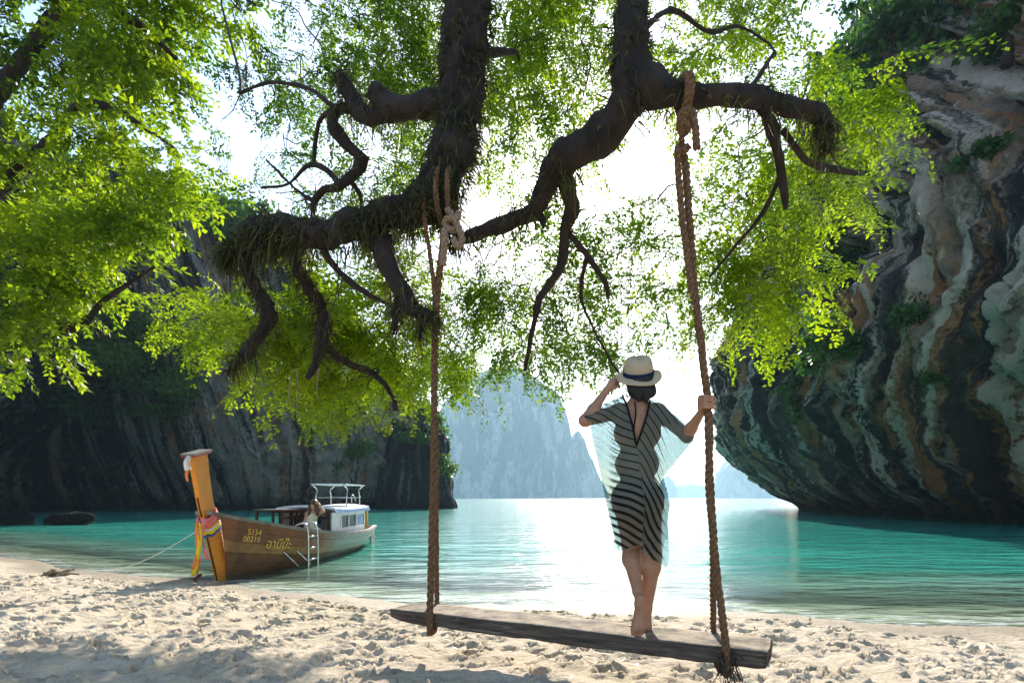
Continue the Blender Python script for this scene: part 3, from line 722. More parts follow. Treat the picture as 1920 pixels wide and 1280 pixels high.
mass('foliage', CR, 'dense dark scrub covering the top of the overhanging cliff', 80000, .55, .30, 3, .24, 0, 26.5)
mass('foliage', CL, 'dense green scrub covering the top and ledges of the shaded cliff', 80000, .6, .28, 8, .42, -.02)
# small trees standing out on the skyline of the overhanging cliff
for k, (px, py, r, lab) in enumerate([(1590, 130, 55, 'lowest small tree on the skyline of the overhanging cliff'), (1660, 70, 60, 'spreading tree on the skyline of the overhanging cliff'),
                                      (1745, 20, 70, 'tall dark tree at the upper edge of the overhanging cliff'), (1880, 60, 60, 'tree by the upper corner on the overhanging cliff')]):
    c = on_cliff(CR, px, py + 40); R = r * c[1] / FPX
    root = empty('cliff_tree', c); tag(root, lab, 'tree', 'trees on the cliff top')
    top = c + [0, 0, R * 1.0]; mb = MB(); mb.tube(spline(np.array([c - [0, 0, .8], c + [.2, 0, R * .5], top]), 8), np.linspace(.25, .08, 8), 7)
    mb.build('trunk', MAT['bark'], root, True)
    br = MB(); pts = []
    for q in range(12):
        e = top + rng.normal(0, .5, 3) * R * np.array([1.1, 1, .55]); br.tube(spline(np.array([c + (top - c) * rng.uniform(.3, .9), (top + e) / 2 - [0, 0, .2], e]), 6), np.linspace(.07, .025, 6), 5)
        pts.append(e + rng.normal(0, .2, (110, 3)) * R * np.array([1.2, 1.2, .5]))
    br.build('branches', MAT['bark'], root, True)
    V, T = cards(np.concatenate(pts), .42, .32); leaf_obj('crown', V, T, MAT['leaf_far'], root)

# ------------------------------------------------------------------ long-tail boat
BO = np.array([-5.12, 9.85]); BA = np.array([.035, .9994]); BL = np.array([.9994, -.035])
def bw_(s, l, z): xy = BO + BA * s + BL * l; return np.array([xy[0], xy[1], z])
_s = np.array([0, .5, 1.2, 2.2, 3.5, 5, 6.5, 8.0]); _B = np.array([.05, .24, .45, .70, .84, .86, .76, .52])
_G = np.array([1.22, 1.10, .96, .79, .66, .58, .55, .60]); _K = np.array([-.06, -.12, -.18, -.22, -.25, -.25, -.2, .02])
def hull(s, t, side, out=0.0):
    B = np.interp(s, _s, _B); g = np.interp(s, _s, _G); k = np.interp(s, _s, _K)
    l = B * (1 - (1 - t) ** 1.8) + out * (.35 + .65 * t) + .03; z = k + (g - k) * t ** 1.3
    rk = -.32 * max(z, 0) * max(0, 1 - s / 2.2)
    return bw_(s + rk, l * side, z - out * .3)
# smooth the tables with a finer spline
_tab = spline(np.column_stack([_s, _B, _G, _K]), 60); _s, _B, _G, _K = _tab.T
boat = empty('longtail_boat', bw_(4, 0, 0)); tag(boat, 'wooden long-tail boat with tall yellow prow moored in the shallows', 'boat')
def wood_mat(name, c1, c2, stain=(.02, .015, .012), st=.6, rough=.7, stern=0):
    m, t, out = M_(name)
    pos = t.nodes.new('ShaderNodeNewGeometry').outputs['Position']
    g = noise(t, pos, 7, 6, .65, (3, .35, 4)); d = noise(t, pos, 2.2, 5, .65, (1, 1, .5)); dr = noise(t, pos, 9, 4, .6, (1, 1, .12))
    c = ramp(t, g, [(.3, c1), (.7, c2)])
    c = mixc(t, math_(t, 'MULTIPLY', ramp(t, d, bw(.48, .68)), st), c, stain)
    c = mixc(t, math_(t, 'MULTIPLY', ramp(t, dr, bw(.6, .75)), .25), c, (.35, .32, .28))
    if stern:   # the after half of the hull is painted pale grey, worn through at the front
        sp = t.nodes.new('ShaderNodeSeparateXYZ'); t.links.new(pos, sp.inputs[0])
        fade = ramp(t, math_(t, 'ADD', math_(t, 'MULTIPLY', math_(t, 'SUBTRACT', sp.outputs[1], 11.2), .22), math_(t, 'MULTIPLY', math_(t, 'SUBTRACT', d, .5), .9)), bw(.2, .65))
        c = mixc(t, math_(t, 'MULTIPLY', fade, stern), c, (.42, .42, .41))
    b = nd(t, 'ShaderNodeBsdfPrincipled', i_Roughness=rough); t.links.new(c, b.inputs['Base Color'])
    t.links.new(bump(t, g, .35, .01), b.inputs['Normal']); t.links.new(b.outputs[0], out.inputs[0]); return m
ws = [wood_mat('hull_keel_wood', (.10, .05, .025), (.17, .09, .045)), wood_mat('hull_tan_wood', (.26, .12, .035), (.38, .19, .06), stern=.6),
      wood_mat('hull_brown_wood', (.12, .046, .016), (.20, .083, .03), stern=.4), wood_mat('hull_umber_wood', (.17, .052, .018), (.27, .095, .036), stern=.75)]
edges = np.linspace(0, 1, 8)
for side in (1, -1):
    for k in range(7):
        ns = 40; ss = np.linspace(.20, 8.0, ns); mb = MB(); v = []
        for s_ in ss:
            for t_, o_ in ((edges[k], .013), (edges[k + 1] - .005, .017), (edges[k + 1] - .005, -.014), (edges[k], -.018)):
                v.append(hull(s_, t_, side, o_))
        f = [(4 * i + j, 4 * i + (j + 1) % 4, 4 * i + 4 + (j + 1) % 4, 4 * i + 4 + j) for i in range(ns - 1) for j in range(4)]
        f += [(0, 1, 2, 3), (4 * ns - 4, 4 * ns - 3, 4 * ns - 2, 4 * ns - 1)]
        mb.add(v, f); mb.build('strake', ws[(0, 0, 2, 2, 1, 3, 3)[k]], boat)
    gr = MB(); v = []
    ss = np.linspace(0, 8.0, 50)
    for s_ in ss:
        p = hull(s_, 1, side); L = BL * side
        for a, z in ((.055, -.05), (.055, .012), (-.06, .012), (-.06, -.05)): v.append(p + np.array([L[0] * a, L[1] * a, z]))
    f = [(4 * i + j, 4 * i + (j + 1) % 4, 4 * i + 4 + (j + 1) % 4, 4 * i + 4 + j) for i in range(49) for j in range(4)] + [(0, 1, 2, 3), (196, 197, 198, 199)]
    gr.add(v, f); gr.build('gunwale', wood_mat('gunwale_wood', (.16, .13, .11), (.30, .26, .23)), boat)
# decks: floor boards, thwarts, transom
for k in range(7):
    l0 = -.42 + k * .12
    c = [bw_(s_, l, z) for z in (.12, .15) for s_, l in ((1.6, l0), (7.6, l0), (7.6, l0 + .112), (1.6, l0 + .112))]
    MB().box8(c).build('floor_board', MAT['darkwood'], boat)
for s0 in (1.3, 2.2, 3.1):
    B = float(np.interp(s0, _s, _B)) - .05; z = float(np.interp(s0, _s, _G)) - .28
    MB().box8([bw_(s_, l, zz) for zz in (z, z + .035) for s_, l in ((s0, -B), (s0 + .28, -B), (s0 + .28, B), (s0, B))]).build('thwart', ws[2], boat)
v = [hull(8.0, t_, sd) for sd in (1, -1) for t_ in (np.linspace(0, 1, 8) if sd == 1 else np.linspace(1, 0, 8))]
v2 = [p + np.array([BA[0], BA[1], 0]) * .05 for p in v]; n = len(v)
MB().add(v + v2, [tuple(range(n)), tuple(range(2 * n - 1, n - 1, -1))] + [(i, i + n, (i + 1) % n + n, (i + 1) % n) for i in range(n)]).build('transom', ws[1], boat)
MB().box8([bw_(s_, l, z) for z in (-.32, -.1) for s_, l in ((.1, -.04), (7.9, -.04), (7.9, .04), (.1, .04))]).build('keel', ws[0], boat)
MB().box8([bw_(s_, l, z) for z in (.95, .985) for s_, l in ((.35, -.2), (1.15, -.34), (1.15, .34), (.35, .2))]).build('bow_deck', MAT['darkwood'], boat)
# the tall prow blade: rows (front s, back s, z, half thickness)
pr = spline(np.array([(.06, .28, -.16, .07), (.0, .24, .1, .07), (-.20, .11, .6, .07), (-.34, -.02, .95, .07), (-.50, -.18, 1.3, .065), (-.64, -.31, 1.75, .07), (-.76, -.40, 2.12, .08)]), 30)
v = []
for a, b_, z, h in pr:
    for s_, l, dz in ((a, -h * .55, 0), (a, h * .55, 0), (b_, h, .05 * (z > 1)), (b_, -h, .05 * (z > 1))): v.append(bw_(s_, l, z + dz))
n = len(pr)
f = [(4 * i + j, 4 * i + (j + 1) % 4, 4 * i + 4 + (j + 1) % 4, 4 * i + 4 + j) for i in range(n - 1) for j in range(4)] + [(0, 1, 2, 3), (4 * n - 4, 4 * n - 3, 4 * n - 2, 4 * n - 1)]
prow = MB().add(v, f).build('prow', wood_mat('prow_yellow_paint', (.64, .20, .004), (.72, .27, .006), (.30, .10, .006), .4, .5), boat)
tag(prow, 'tall ochre yellow prow blade')
MB().box8([bw_(s_, l, z) for dz in (0, .025) for s_, l, z in ((-.80, -.105, 2.09 + dz), (-.80, .105, 2.09 + dz), (-.34, .105, 2.20 + dz), (-.34, -.105, 2.20 + dz))]).build('prow_trim', MAT['red'], prow)
MB().box8([bw_(s_, l, z) for dz in (.026, .06) for s_, l, z in ((-.83, -.115, 2.085 + dz), (-.83, .115, 2.085 + dz), (-.32, .115, 2.205 + dz), (-.32, -.115, 2.205 + dz))]).build('prow_cap', wood_mat('cap_wood', (.09, .075, .06), (.17, .145, .12)), prow)
mb = MB()
for side in (0,):
    mb.tube([bw_(a - .006, side * h * .5, z) for a, b_, z, h in pr[:22]], .014, 5)
mb.build('stem_edge', MAT['darkwood'], prow)
# cabin
cab = empty('cabin', bw_(5.2, 0, .5)); set_parent(cab, boat)
def bbox(name, s0, s1, l0, l1, z0, z1, mat, parent):
    return MB().box8([bw_(s_, l, z) for z in (z0, z1) for s_, l in ((s0, l0), (s1, l0), (s1, l1), (s0, l1))]).build(name, mat, parent)
for sd in (1, -1):
    l0, l1 = sorted((sd * .60, sd * .635))
    bbox('side_panel', 3.9, 6.6, l0, l1, .35, .70, MAT['white'], cab)
    bbox('header', 3.9, 6.6, l0, l1, 1.00, 1.10, MAT['white'], cab)
    for sp in (3.9, 4.55, 5.15, 5.8, 6.54): bbox('post', sp, sp + .07, l0 - .002, l1 + .004, .70, 1.00, MAT['white'], cab)
    bbox('window_panel', 3.975, 4.55, l0 + .008, l1 - .008, .70, 1.00, MAT['white'], cab)
    bbox('window_pane', 4.625, 5.15, l0 + .012, l1 - .016, .70, 1.00, MAT['glassdark'], cab)
    bbox('window_pane', 5.225, 5.8, l0 + .012, l1 - .016, .70, 1.00, MAT['glassdark'], cab)
    bbox('window_panel', 5.875, 6.54, l0 + .006, l1 - .006, .70, 1.00, MAT['blue'], cab)['label'] = 'blue painted shutter'
bbox('rear_wall', 6.6, 6.64, -.60, .60, .35, 1.09, MAT['white'], cab)
for l_ in (-.62, -.36, -.10, .56): bbox('front_post', 3.80, 3.87, l_, l_ + .06, .40, 1.10, MAT['darkwood'], cab)
bbox('front_beam', 3.70, 3.89, -.72, .66, 1.10, 1.16, MAT['darkwood'], cab)
bbox('front_rail', 3.81, 3.85, -.6, .6, .95, .99, MAT['darkwood'], cab)
# cambered roof
v = []; ns, nl = 10, 9
for z_ in (0, .06):
    for i in range(ns):
        for j in range(nl):
            s_ = 3.88 + (6.75 - 3.88) * i / (ns - 1); l = -.72 + 1.44 * j / (nl - 1)
            v.append(bw_(s_, l, 1.10 + z_ + .07 * (1 - (l / .72) ** 2) + .05 * ((s_ - 5.3) / 1.4) ** 2))
n = ns * nl; f = []
for i in range(ns - 1):
    for j in range(nl - 1):
        a = i * nl + j; f += [(a, a + 1, a + nl + 1, a + nl), (n + a, n + a + nl, n + a + nl + 1, n + a + 1)]
for i in range(ns - 1): f += [(i * nl, (i + 1) * nl, n + (i + 1) * nl, n + i * nl), (i * nl + nl - 1, n + i * nl + nl - 1, n + (i + 1) * nl + nl - 1, (i + 1) * nl + nl - 1)]
for j in range(nl - 1): f += [(j, n + j, n + j + 1, j + 1), ((ns - 1) * nl + j, (ns - 1) * nl + j + 1, n + (ns - 1) * nl + j + 1, n + (ns - 1) * nl + j)]
MB().add(v, f).build('cabin_roof', MAT['white'], cab)
bbox('roof_edge', 3.86, 6.77, .722, .74, 1.085, 1.16, MAT['blue'], cab)
# dark awning slats beside the opening
for k in range(5): bbox('awning_slat', 2.75 + k * .19, 2.90 + k * .19, -.72, -.05, 1.165, 1.19, MAT['darkwood'], cab)
for s_ in (2.80, 3.6):
    for l_ in (-.70, -.12): bbox('awning_post', s_, s_ + .05, l_, l_ + .05, .35, 1.163, MAT['darkwood'], cab)
# tube frame with the flat white canopy
can = empty('canopy_frame', bw_(5.6, 0, 1.2)); set_parent(can, boat)
bbox('canopy', 5.3, 7.0, -.42, .52, 1.80, 1.83, MAT['white'], can)
for sd, s_, dr in ((.46, 5.55, -1), (-.38, 5.55, -1), (.46, 6.7, 1), (-.38, 6.7, 1)):
    MB().tube(spline(np.array([bw_(s_, sd, 1.15), bw_(s_, sd, 1.5), bw_(s_ + .06 * -dr, sd, 1.68), bw_(s_ + .30 * -dr * -1, sd, 1.80)]), 12), .018, 7).build('canopy_leg', MAT['chrome'], can, True)
    MB().tube([bw_(s_, sd, 1.48), bw_(s_ - .02 * dr, sd * 1.0, 1.46)], .028, 7).build('clamp', MAT['white'], can, True)
MB().tube([bw_(5.55, -.38, 1.46), bw_(5.55, .46, 1.46)], .012, 6).build('crossbar', MAT['chrome'], can, True)
MB().tube([bw_(6.7, -.38, 1.46), bw_(6.7, .46, 1.46)], .012, 6).build('crossbar', MAT['chrome'], can, True)
# stern: long-tail engine
eng = empty('engine', bw_(7.3, 0, .7)); set_parent(eng, boat)
bbox('engine_block', 7.0, 7.5, -.16, .2, .80, 1.15, MAT['blue'], eng)
bbox('engine_head', 7.06, 7.4, -.10, .14, 1.152, 1.30, MAT['darkwood'], eng)
MB().tube(spline(np.array([bw_(7.1, .1, 1.3), bw_(7.1, .1, 1.5), bw_(7.2, .12, 1.52), bw_(7.35, .14, 1.35)]), 12), .02, 7).build('exhaust', MAT['chrome'], eng, True)
MB().tube([bw_(7.4, .05, 1.0), bw_(8.4, .18, .55), bw_(9.0, .26, .16)], .03, 8).build('propeller_shaft', MAT['yellow'], eng, True)
MB().tube([bw_(7.05, .0, 1.0), bw_(6.75, .0, 1.22)], .016, 6).build('tiller', MAT['chrome'], eng, True)
bbox('stern_post', 7.75, 7.83, .30, .38, .5, 1.05, MAT['yellow'], boat)
bbox('rudder', 8.06, 8.40, .36, .42, -.2, .42, ws[1], boat)
# boarding ladder over the side
lad = empty('ladder', bw_(2.25, .75, .4)); set_parent(lad, boat)
for s_ in (2.02, 2.38):
    e = hull(2.2, 1, 1)
    l0 = float(np.interp(s_, _s, _B)) + .08
    MB().tube(spline(np.array([bw_(s_, l0 - .22, .72), bw_(s_, l0 - .20, .86), bw_(s_, l0 - .06, .92), bw_(s_, l0 + .05, .84), bw_(s_, l0 + .07, .4), bw_(s_, l0 + .07, -.06)]), 24), .021, 8).build('ladder_rail', MAT['chrome'], lad, True)
l0 = float(np.interp(2.2, _s, _B)) + .15
for z in (-.05, .16, .40, .64):
    MB().tube([bw_(2.02, l0 - .06, z), bw_(2.38, l0 + .01, z)], .020, 8).build('rung', MAT['chrome'], lad, True)
for s_ in (1.55, 1.95):
    l1 = float(np.interp(s_, _s, _B)) * .86
    MB().tube([bw_(s_, l1, .40), bw_(s_ + .35, l1 + .17, .05)], .016, 7).build('strut', MAT['chrome'], lad, True)
# painted registration and name
def text_on_hull(name, body, s0, z0, h, mat, slant=.18):
    cu = bpy.data.curves.new(name, 'FONT'); cu.body = body; cu.size = 1.0; cu.resolution_u = 3
    o = bpy.data.objects.new(name, cu); COL.objects.link(o); bpy.context.view_layer.update()
    dg = bpy.context.evaluated_depsgraph_get(); me = bpy.data.meshes.new_from_object(o.evaluated_get(dg))
    bpy.data.objects.remove(o); n = len(me.vertices); co = np.empty(n * 3, np.float32); me.vertices.foreach_get('co', co); co = co.reshape(-1, 3)
    new = []
    for x, y, _ in co:
        s_ = s0 + (x + slant * y) * h; z = z0 + y * h - .12 * (s_ - s0)
        k = float(np.interp(s_, _s, _K)); g = float(np.interp(s_, _s, _G))
        t_ = np.clip((z - k) / (g - k), .02, 1) ** (1 / 1.3)
        new.append(hull(s_, t_, 1, .034))
    me.vertices.foreach_set('co', np.array(new, np.float32).ravel()); me.update()
    ob = bpy.data.objects.new(name, me); COL.objects.link(ob); me.materials.append(mat); set_parent(ob, boat); return ob
gold = simple('gold_lettering', (.85, .55, .08), (.75, .46, .06), .5, 20, bmp=0)
text_on_hull('registration_lettering', '5154', .62, .80, .15, gold)
text_on_hull('registration_lettering', '00210', .52, .68, .15, gold)
text_on_hull('name_lettering', 'อามีน๊ะ', 1.04, .51, .26, gold)
# yellow board lying in the bow
MB().box8([bw_(s_, l, z) for z in (.70, .73) for s_, l in ((2.3, -.1), (3.2, .0), (3.3, .35), (2.45, .3))]).build('yellow_board', MAT['yellow'], boat)
# prow ribbons
rib = empty('ribbon_garland', bw_(-.3, 0, 1.1)); tag(rib, 'bright ribbons knotted round the yellow prow with long hanging tails', 'ribbons')
def cloth_mat(name, c): return simple(name, c, tuple(x * .8 for x in c), .8, 14, bmp=.3, bd=.02, spec=.1)
rc = {'pink': cloth_mat('pink_cloth', (.80, .22, .22)), 'orange': cloth_mat('orange_cloth', (.85, .25, .08)), 'yellow': cloth_mat('yellow_cloth', (.85, .60, .03)), 'white': cloth_mat('white_cloth', (.75, .72, .68)), 'blue': cloth_mat('navy_cloth', (.08, .12, .30)), 'dark': cloth_mat('maroon_cloth', (.16, .03, .02))}
def prow_at(z): return [float(np.interp(z, pr[:, 2], pr[:, k])) for k in (0, 1, 3)]
for k, (cn, z, rr_) in enumerate([('blue', .90, .024), ('yellow', .955, .030), ('white', 1.0, .026), ('orange', 1.05, .032), ('pink', 1.105, .036), ('pink', 1.16, .026)]):
    a, b_, h = prow_at(z); p = []
    for q in np.linspace(0, 2 * np.pi, 33):
        p.append(bw_((a + b_) / 2 + (b_ - a) * .56 * np.cos(q), (h + .035) * np.sin(q) * 1.15, z + .10 * np.cos(q) + .012 * np.sin(5 * q)))
    MB().tube(p, rr_ * (1 + .2 * np.sin(np.arange(33) * 1.7)), 8, False).build('wrap', rc[cn], rib, True)
def ribbon(name, p0, p1, w, mat, ph=0):
    n = 18; v = []; u = np.linspace(0, 1, n)
    for q in u:
        c = p0 + (p1 - p0) * q + np.array([.03 * np.sin(5 * q + ph), .02 * np.cos(4 * q + ph), 0])
        d = np.array([np.cos(.6 * np.sin(4 * q + ph)), np.sin(.6 * np.sin(4 * q + ph)), 0]) * w * (.75 + .25 * q)
        nrm_ = np.array([-d[1], d[0], 0]) / w * .004
        v += [c - d - nrm_, c + d - nrm_, c + d + nrm_, c - d + nrm_]
    f = [(4 * i + j, 4 * i + (j + 1) % 4, 4 * i + 4 + (j + 1) % 4, 4 * i + 4 + j) for i in range(n - 1) for j in range(4)] + [(0, 1, 2, 3), (4 * n - 4, 4 * n - 3, 4 * n - 2, 4 * n - 1)]
    return MB().add(v, f).build(name, mat, rib, True)
kn = bw_(-.50, .06, 1.05)
for cn, dx, dy, z1, w in (('orange', -.06, -.10, .22, .035), ('pink', .03, -.08, .40, .05), ('yellow', -.01, -.13, .20, .04), ('pink', .07, -.03, .45, .03), ('orange', -.03, -.14, .30, .03)):
    ribbon('tail', kn + [dx * .3, dy, 0], kn * [1, 1, 0] + [dx, dy - .05, z1], w, rc[cn], dx * 40)
ribbon('tail', kn + [0, -.15, -.83], kn * [1, 1, 0] + [.0, -.18, .10], .045, rc['dark'], 1)
MB().tube(spline(np.array([kn + [0, 0, .06], kn + [.05, -.05, .0], kn + [0, -.08, -.05], kn + [-.05, -.03, 0]]), 14), .04, 8).build('knot', rc['pink'], rib, True)
wr = empty('flower_garland', bw_(-.8, 0, 2.05)); tag(wr, 'small faded garland hanging from the top of the yellow prow', 'garland')
g0 = bw_(-.80, .02, 2.11)
MB().tube(spline(np.array([g0, g0 + [-.02, -.05, -.10], g0 + [0, -.04, -.22]]), 10), np.linspace(.035, .05, 10), 8).build('cream_loop', rc['white'], wr, True)
MB().tube(spline(np.array([g0 + [0, -.04, -.2], g0 + [-.02, -.05, -.30], g0 + [-.01, -.03, -.40]]), 10), np.linspace(.03, .015, 10), 8).build('red_tassel', rc['orange'], wr, True)
ml = MB(); a0 = bw_(-.42, -.06, .92); b0 = P(100, 1078, 10.5); b0[2] = float(ground_z(b0[0], b0[1])) + .02
q = np.linspace(0, 1, 30)[:, None]; pth = a0 + (b0 - a0) * q; pth[:, 2] -= .28 * np.sin(np.pi * q[:, 0])
ml.tube(pth, .008, 5); tag(ml.build('mooring_line', simple('white_line', (.7, .68, .62), (.6, .58, .52), .8, 20, bmp=0), None, True), 'thin pale mooring line running from the prow to the sand', 'rope')

# ------------------------------------------------------------------ implicit bodies
class Body:
    def __init__(s, lo, hi, h):
        s.lo = np.array(lo, float); s.h = h; s.n = np.ceil((np.array(hi) - s.lo) / h).astype(int) + 1
        s.F = np.full(s.n, .5, np.float32)
    def _win(s, mn, mx):
        a = np.clip(np.floor((mn - s.lo) / s.h).astype(int), 0, s.n); b = np.clip(np.ceil((mx - s.lo) / s.h).astype(int) + 1, 0, s.n)
        sl = tuple(slice(x, y) for x, y in zip(a, b))
        G = np.stack(np.meshgrid(*[s.lo[k] + s.h * np.arange(a[k], b[k]) for k in range(3)], indexing='ij'), -1)
        return sl, G
    def _blend(s, sl, d, k):
        A = s.F[sl]; hh = np.clip(.5 + .5 * (A - d) / k, 0, 1); s.F[sl] = A * (1 - hh) + d * hh - k * hh * (1 - hh)
    def cone(s, a, b, ra, rb, k=.03):
        a, b = np.array(a, float), np.array(b, float); pad = max(ra, rb) + k + .03
        sl, G = s._win(np.minimum(a, b) - pad, np.maximum(a, b) + pad)
        ab = b - a; t_ = np.clip(((G - a) @ ab) / (ab @ ab + 1e-12), 0, 1)
        d = np.linalg.norm(G - a - t_[..., None] * ab, axis=-1) - (ra + (rb - ra) * t_); s._blend(sl, d, k); return s
    def ell(s, c, r, k=.03, rot=None):
        c, r = np.array(c, float), np.array(r, float); pad = r.max() + k + .03
        sl, G = s._win(c - pad, c + pad); q = G - c
        if rot is not None: q = q @ np.array(rot)
        l = np.linalg.norm(q / r, axis=-1); l2 = np.linalg.norm(q / r ** 2, axis=-1) + 1e-9
        s._blend(sl, l * (l - 1) / l2, k); return s
    def mesh(s):
        F = s.F; S = F < 0; nx, ny, nz = F.shape
        cell = np.zeros((nx - 1, ny - 1, nz - 1), np.int8)
        for dx in (0, 1):
            for dy in (0, 1):
                for dz in (0, 1): cell += S[dx:nx - 1 + dx, dy:ny - 1 + dy, dz:nz - 1 + dz]
        act = (cell > 0) & (cell < 8); idx = np.argwhere(act); ids = -np.ones(act.shape, int); ids[act] = np.arange(len(idx))
        acc = np.zeros((len(idx), 3)); cnt = np.zeros(len(idx))
        cs = [(0, 0, 0), (1, 0, 0), (0, 1, 0), (0, 0, 1), (1, 1, 0), (1, 0, 1), (0, 1, 1), (1, 1, 1)]
        for a in cs:
            for ax in range(3):
                if a[ax]: continue
                b = list(a); b[ax] = 1; ia = idx + a; ib = idx + b
                fa = F[ia[:, 0], ia[:, 1], ia[:, 2]]; fb = F[ib[:, 0], ib[:, 1], ib[:, 2]]; c = (fa < 0) != (fb < 0)
                t_ = np.where(c, fa / (fa - fb + 1e-12), 0)
                p = np.array(a, float)[None] + t_[:, None] * (np.array(b) - np.array(a)); acc[c] += p[c]; cnt[c] += 1
        V = s.lo + s.h * (idx + acc / cnt[:, None]); quads = []
        for ax in range(3):
            o1, o2 = [(1, 2), (2, 0), (0, 1)][ax]
            sl0 = [slice(1, -1)] * 3; sl1 = [slice(1, -1)] * 3; sl0[ax] = slice(0, -1); sl1[ax] = slice(1, None)
            A, B_ = S[tuple(sl0)], S[tuple(sl1)]
            for flip, msk in ((False, A & ~B_), (True, ~A & B_)):
                e = np.argwhere(msk); off = np.ones(3, int); off[ax] = 0; e = e + off
                def cid(d1, d2):
                    q = e.copy(); q[:, o1] -= d1; q[:, o2] -= d2; return ids[q[:, 0], q[:, 1], q[:, 2]]
                qd = np.stack([cid(1, 1), cid(0, 1), cid(0, 0), cid(1, 0)], 1)
                quads.append(qd[:, ::-1] if flip else qd)
        Q = np.concatenate(quads); return V, Q[(Q >= 0).all(1)]

skin = simple('tanned_skin', (.40, .20, .115), (.34, .165, .09), .5, 18, bmp=.03, bd=.003)
hairm = simple('black_hair', (.006, .005, .005), (.014, .011, .010), .6, 60, bmp=.6, bd=.006, sc=(1, 1, .1))
# ---- woman standing on the swing
wom = empty('person', P(1196, 1190, 3.52)); tag(wom, 'barefoot woman in straw hat and sheer striped kaftan standing on the swing', 'person')
Bd = Body((.36, 3.08, .53), (1.22, 4.0, 2.30), .0062)
for a in [
    (P(1177, 930, 3.55), P(1213, 930, 3.55), .098, .098, .05), (P(1180, 870, 3.57), P(1208, 870, 3.57), .090, .090, .05),
    (P(1178, 812, 3.57), P(1212, 812, 3.57), .090, .090, .05), (P(1194, 925, 3.56), P(1194, 868, 3.58), .09, .08, .05), (P(1194, 868, 3.58), P(1195, 800, 3.57), .08, .095, .05),
    (P(1164, 774, 3.57), P(1228, 772, 3.57), .056, .056, .05), (P(1195, 762, 3.565), P(1195, 790, 3.57), .055, .085, .05),
    (P(1177, 941, 3.51), P(1178, 950, 3.52), .088, .085, .05), (P(1214, 941, 3.51), P(1214, 950, 3.52), .088, .085, .05),
    (P(1178, 948, 3.56), P(1184, 1022, 3.74), .088, .060, .04), (P(1214, 948, 3.56), P(1222, 1040, 3.64), .088, .060, .04),
    (P(1158, 772, 3.57), P(1097, 788, 3.44), .047, .036, .04), (P(1236, 772, 3.56), P(1288, 818, 3.43), .047, .036, .04)]:
    Bd.cone(*a)
Ft = Bd.F.copy()
for a in [
    (P(1184, 1022, 3.74), P(1184, 1050, 3.68), .058, .055, .03), (P(1184, 1046, 3.68), P(1196, 1108, 3.54), .056, .032, .03), (P(1196, 1108, 3.54), P(1199, 1122, 3.50), .030, .030, .02),
    (P(1222, 1040, 3.64), P(1221, 1062, 3.645), .057, .057, .03), (P(1221, 1062, 3.64), P(1213, 1140, 3.67), .056, .031, .03), (P(1213, 1140, 3.67), P(1212, 1172, 3.68), .030, .031, .02),
    # raised foot, sole to the camera
    (P(1200, 1122, 3.468), P(1199, 1132, 3.468), .033, .031, .012), (P(1199, 1132, 3.472), P(1198, 1152, 3.482), .029, .027, .012), (P(1198, 1150, 3.48), P(1193, 1176, 3.468), .028, .034, .015), (P(1202, 1152, 3.48), P(1203, 1175, 3.474), .022, .028, .015),
    # flat foot pointing away
    (P(1213, 1175, 3.66), P(1200, 1175, 3.74), .030, .030, .02), (P(1200, 1175, 3.74), P(1189, 1174, 3.79), .029, .028, .02),
    # forearms
    (P(1097, 788, 3.44), P(1112, 768, 3.48), .036, .034, .02), (P(1112, 768, 3.48), P(1137, 732, 3.53), .034, .021, .02),
    (P(1288, 818, 3.43), P(1296, 802, 3.38), .036, .034, .02), (P(1296, 802, 3.38), P(1317, 770, 3.28), .034, .021, .02),
    # neck and head
    (P(1196, 765, 3.56), P(1197, 738, 3.555), .050, .046, .03)]:
    Bd.cone(*a)
for px, py, r in ((1187, 1187, .0125), (1192, 1190, .0105), (1197, 1190, .010), (1202, 1189, .0095), (1206, 1186, .009)):
    Bd.cone(P(px, py - 9, 3.475), P(px - .5, py, 3.47), r * 1.1, r, .008)
for k in range(5):
    Bd.cone(P(1189 - k * 2.0, 1174, 3.80 - .012 * k), P(1186 - k * 2.0, 1174, 3.825 - .016 * k), .010, .009, .008)
HC = P(1198, 714, 3.565)
Bd.ell(HC, (.074, .092, .112), .02); Bd.cone(HC + [0, .085, .0], HC + [0, .106, -.025], .012, .016, .012)   # head, nose
Bd.cone(HC + [0, .05, -.075], HC + [0, .08, -.085], .03, .022, .02)                                            # chin
Bd.cone(HC + [-.018, .093, -.055], HC + [.018, .093, -.055], .007, .007, .006)                               # mouth
for sg in (-1, 1):
    Bd.ell(HC + [sg * .073, .0, -.01], (.012, .022, .032), .008); Bd.ell(HC + [sg * .03, .080, .012], (.016, .012, .010), .006)
# left hand at the brim
Bd.cone(P(1137, 732, 3.53), P(1146, 720, 3.535), .021, .024, .015); Bd.cone(P(1143, 726, 3.52), P(1149, 716, 3.53), .018, .020, .012)
for k in range(4):
    a = P(1146 + k * 1.2, 717 - k * 0 + (k - 1.5) * 4.0, 3.53 + .012 * k); b_ = a + [.028, .012, .006]; c = b_ + [.018, .016, -.012]
    Bd.cone(a, b_, .010, .009, .005); Bd.cone(b_, c, .009, .0075, .004)
Bd.cone(P(1144, 727, 3.525), P(1153, 728, 3.52), .011, .009, .006); Bd.cone(P(1153, 728, 3.52), P(1159, 722, 3.53), .009, .0075, .004)
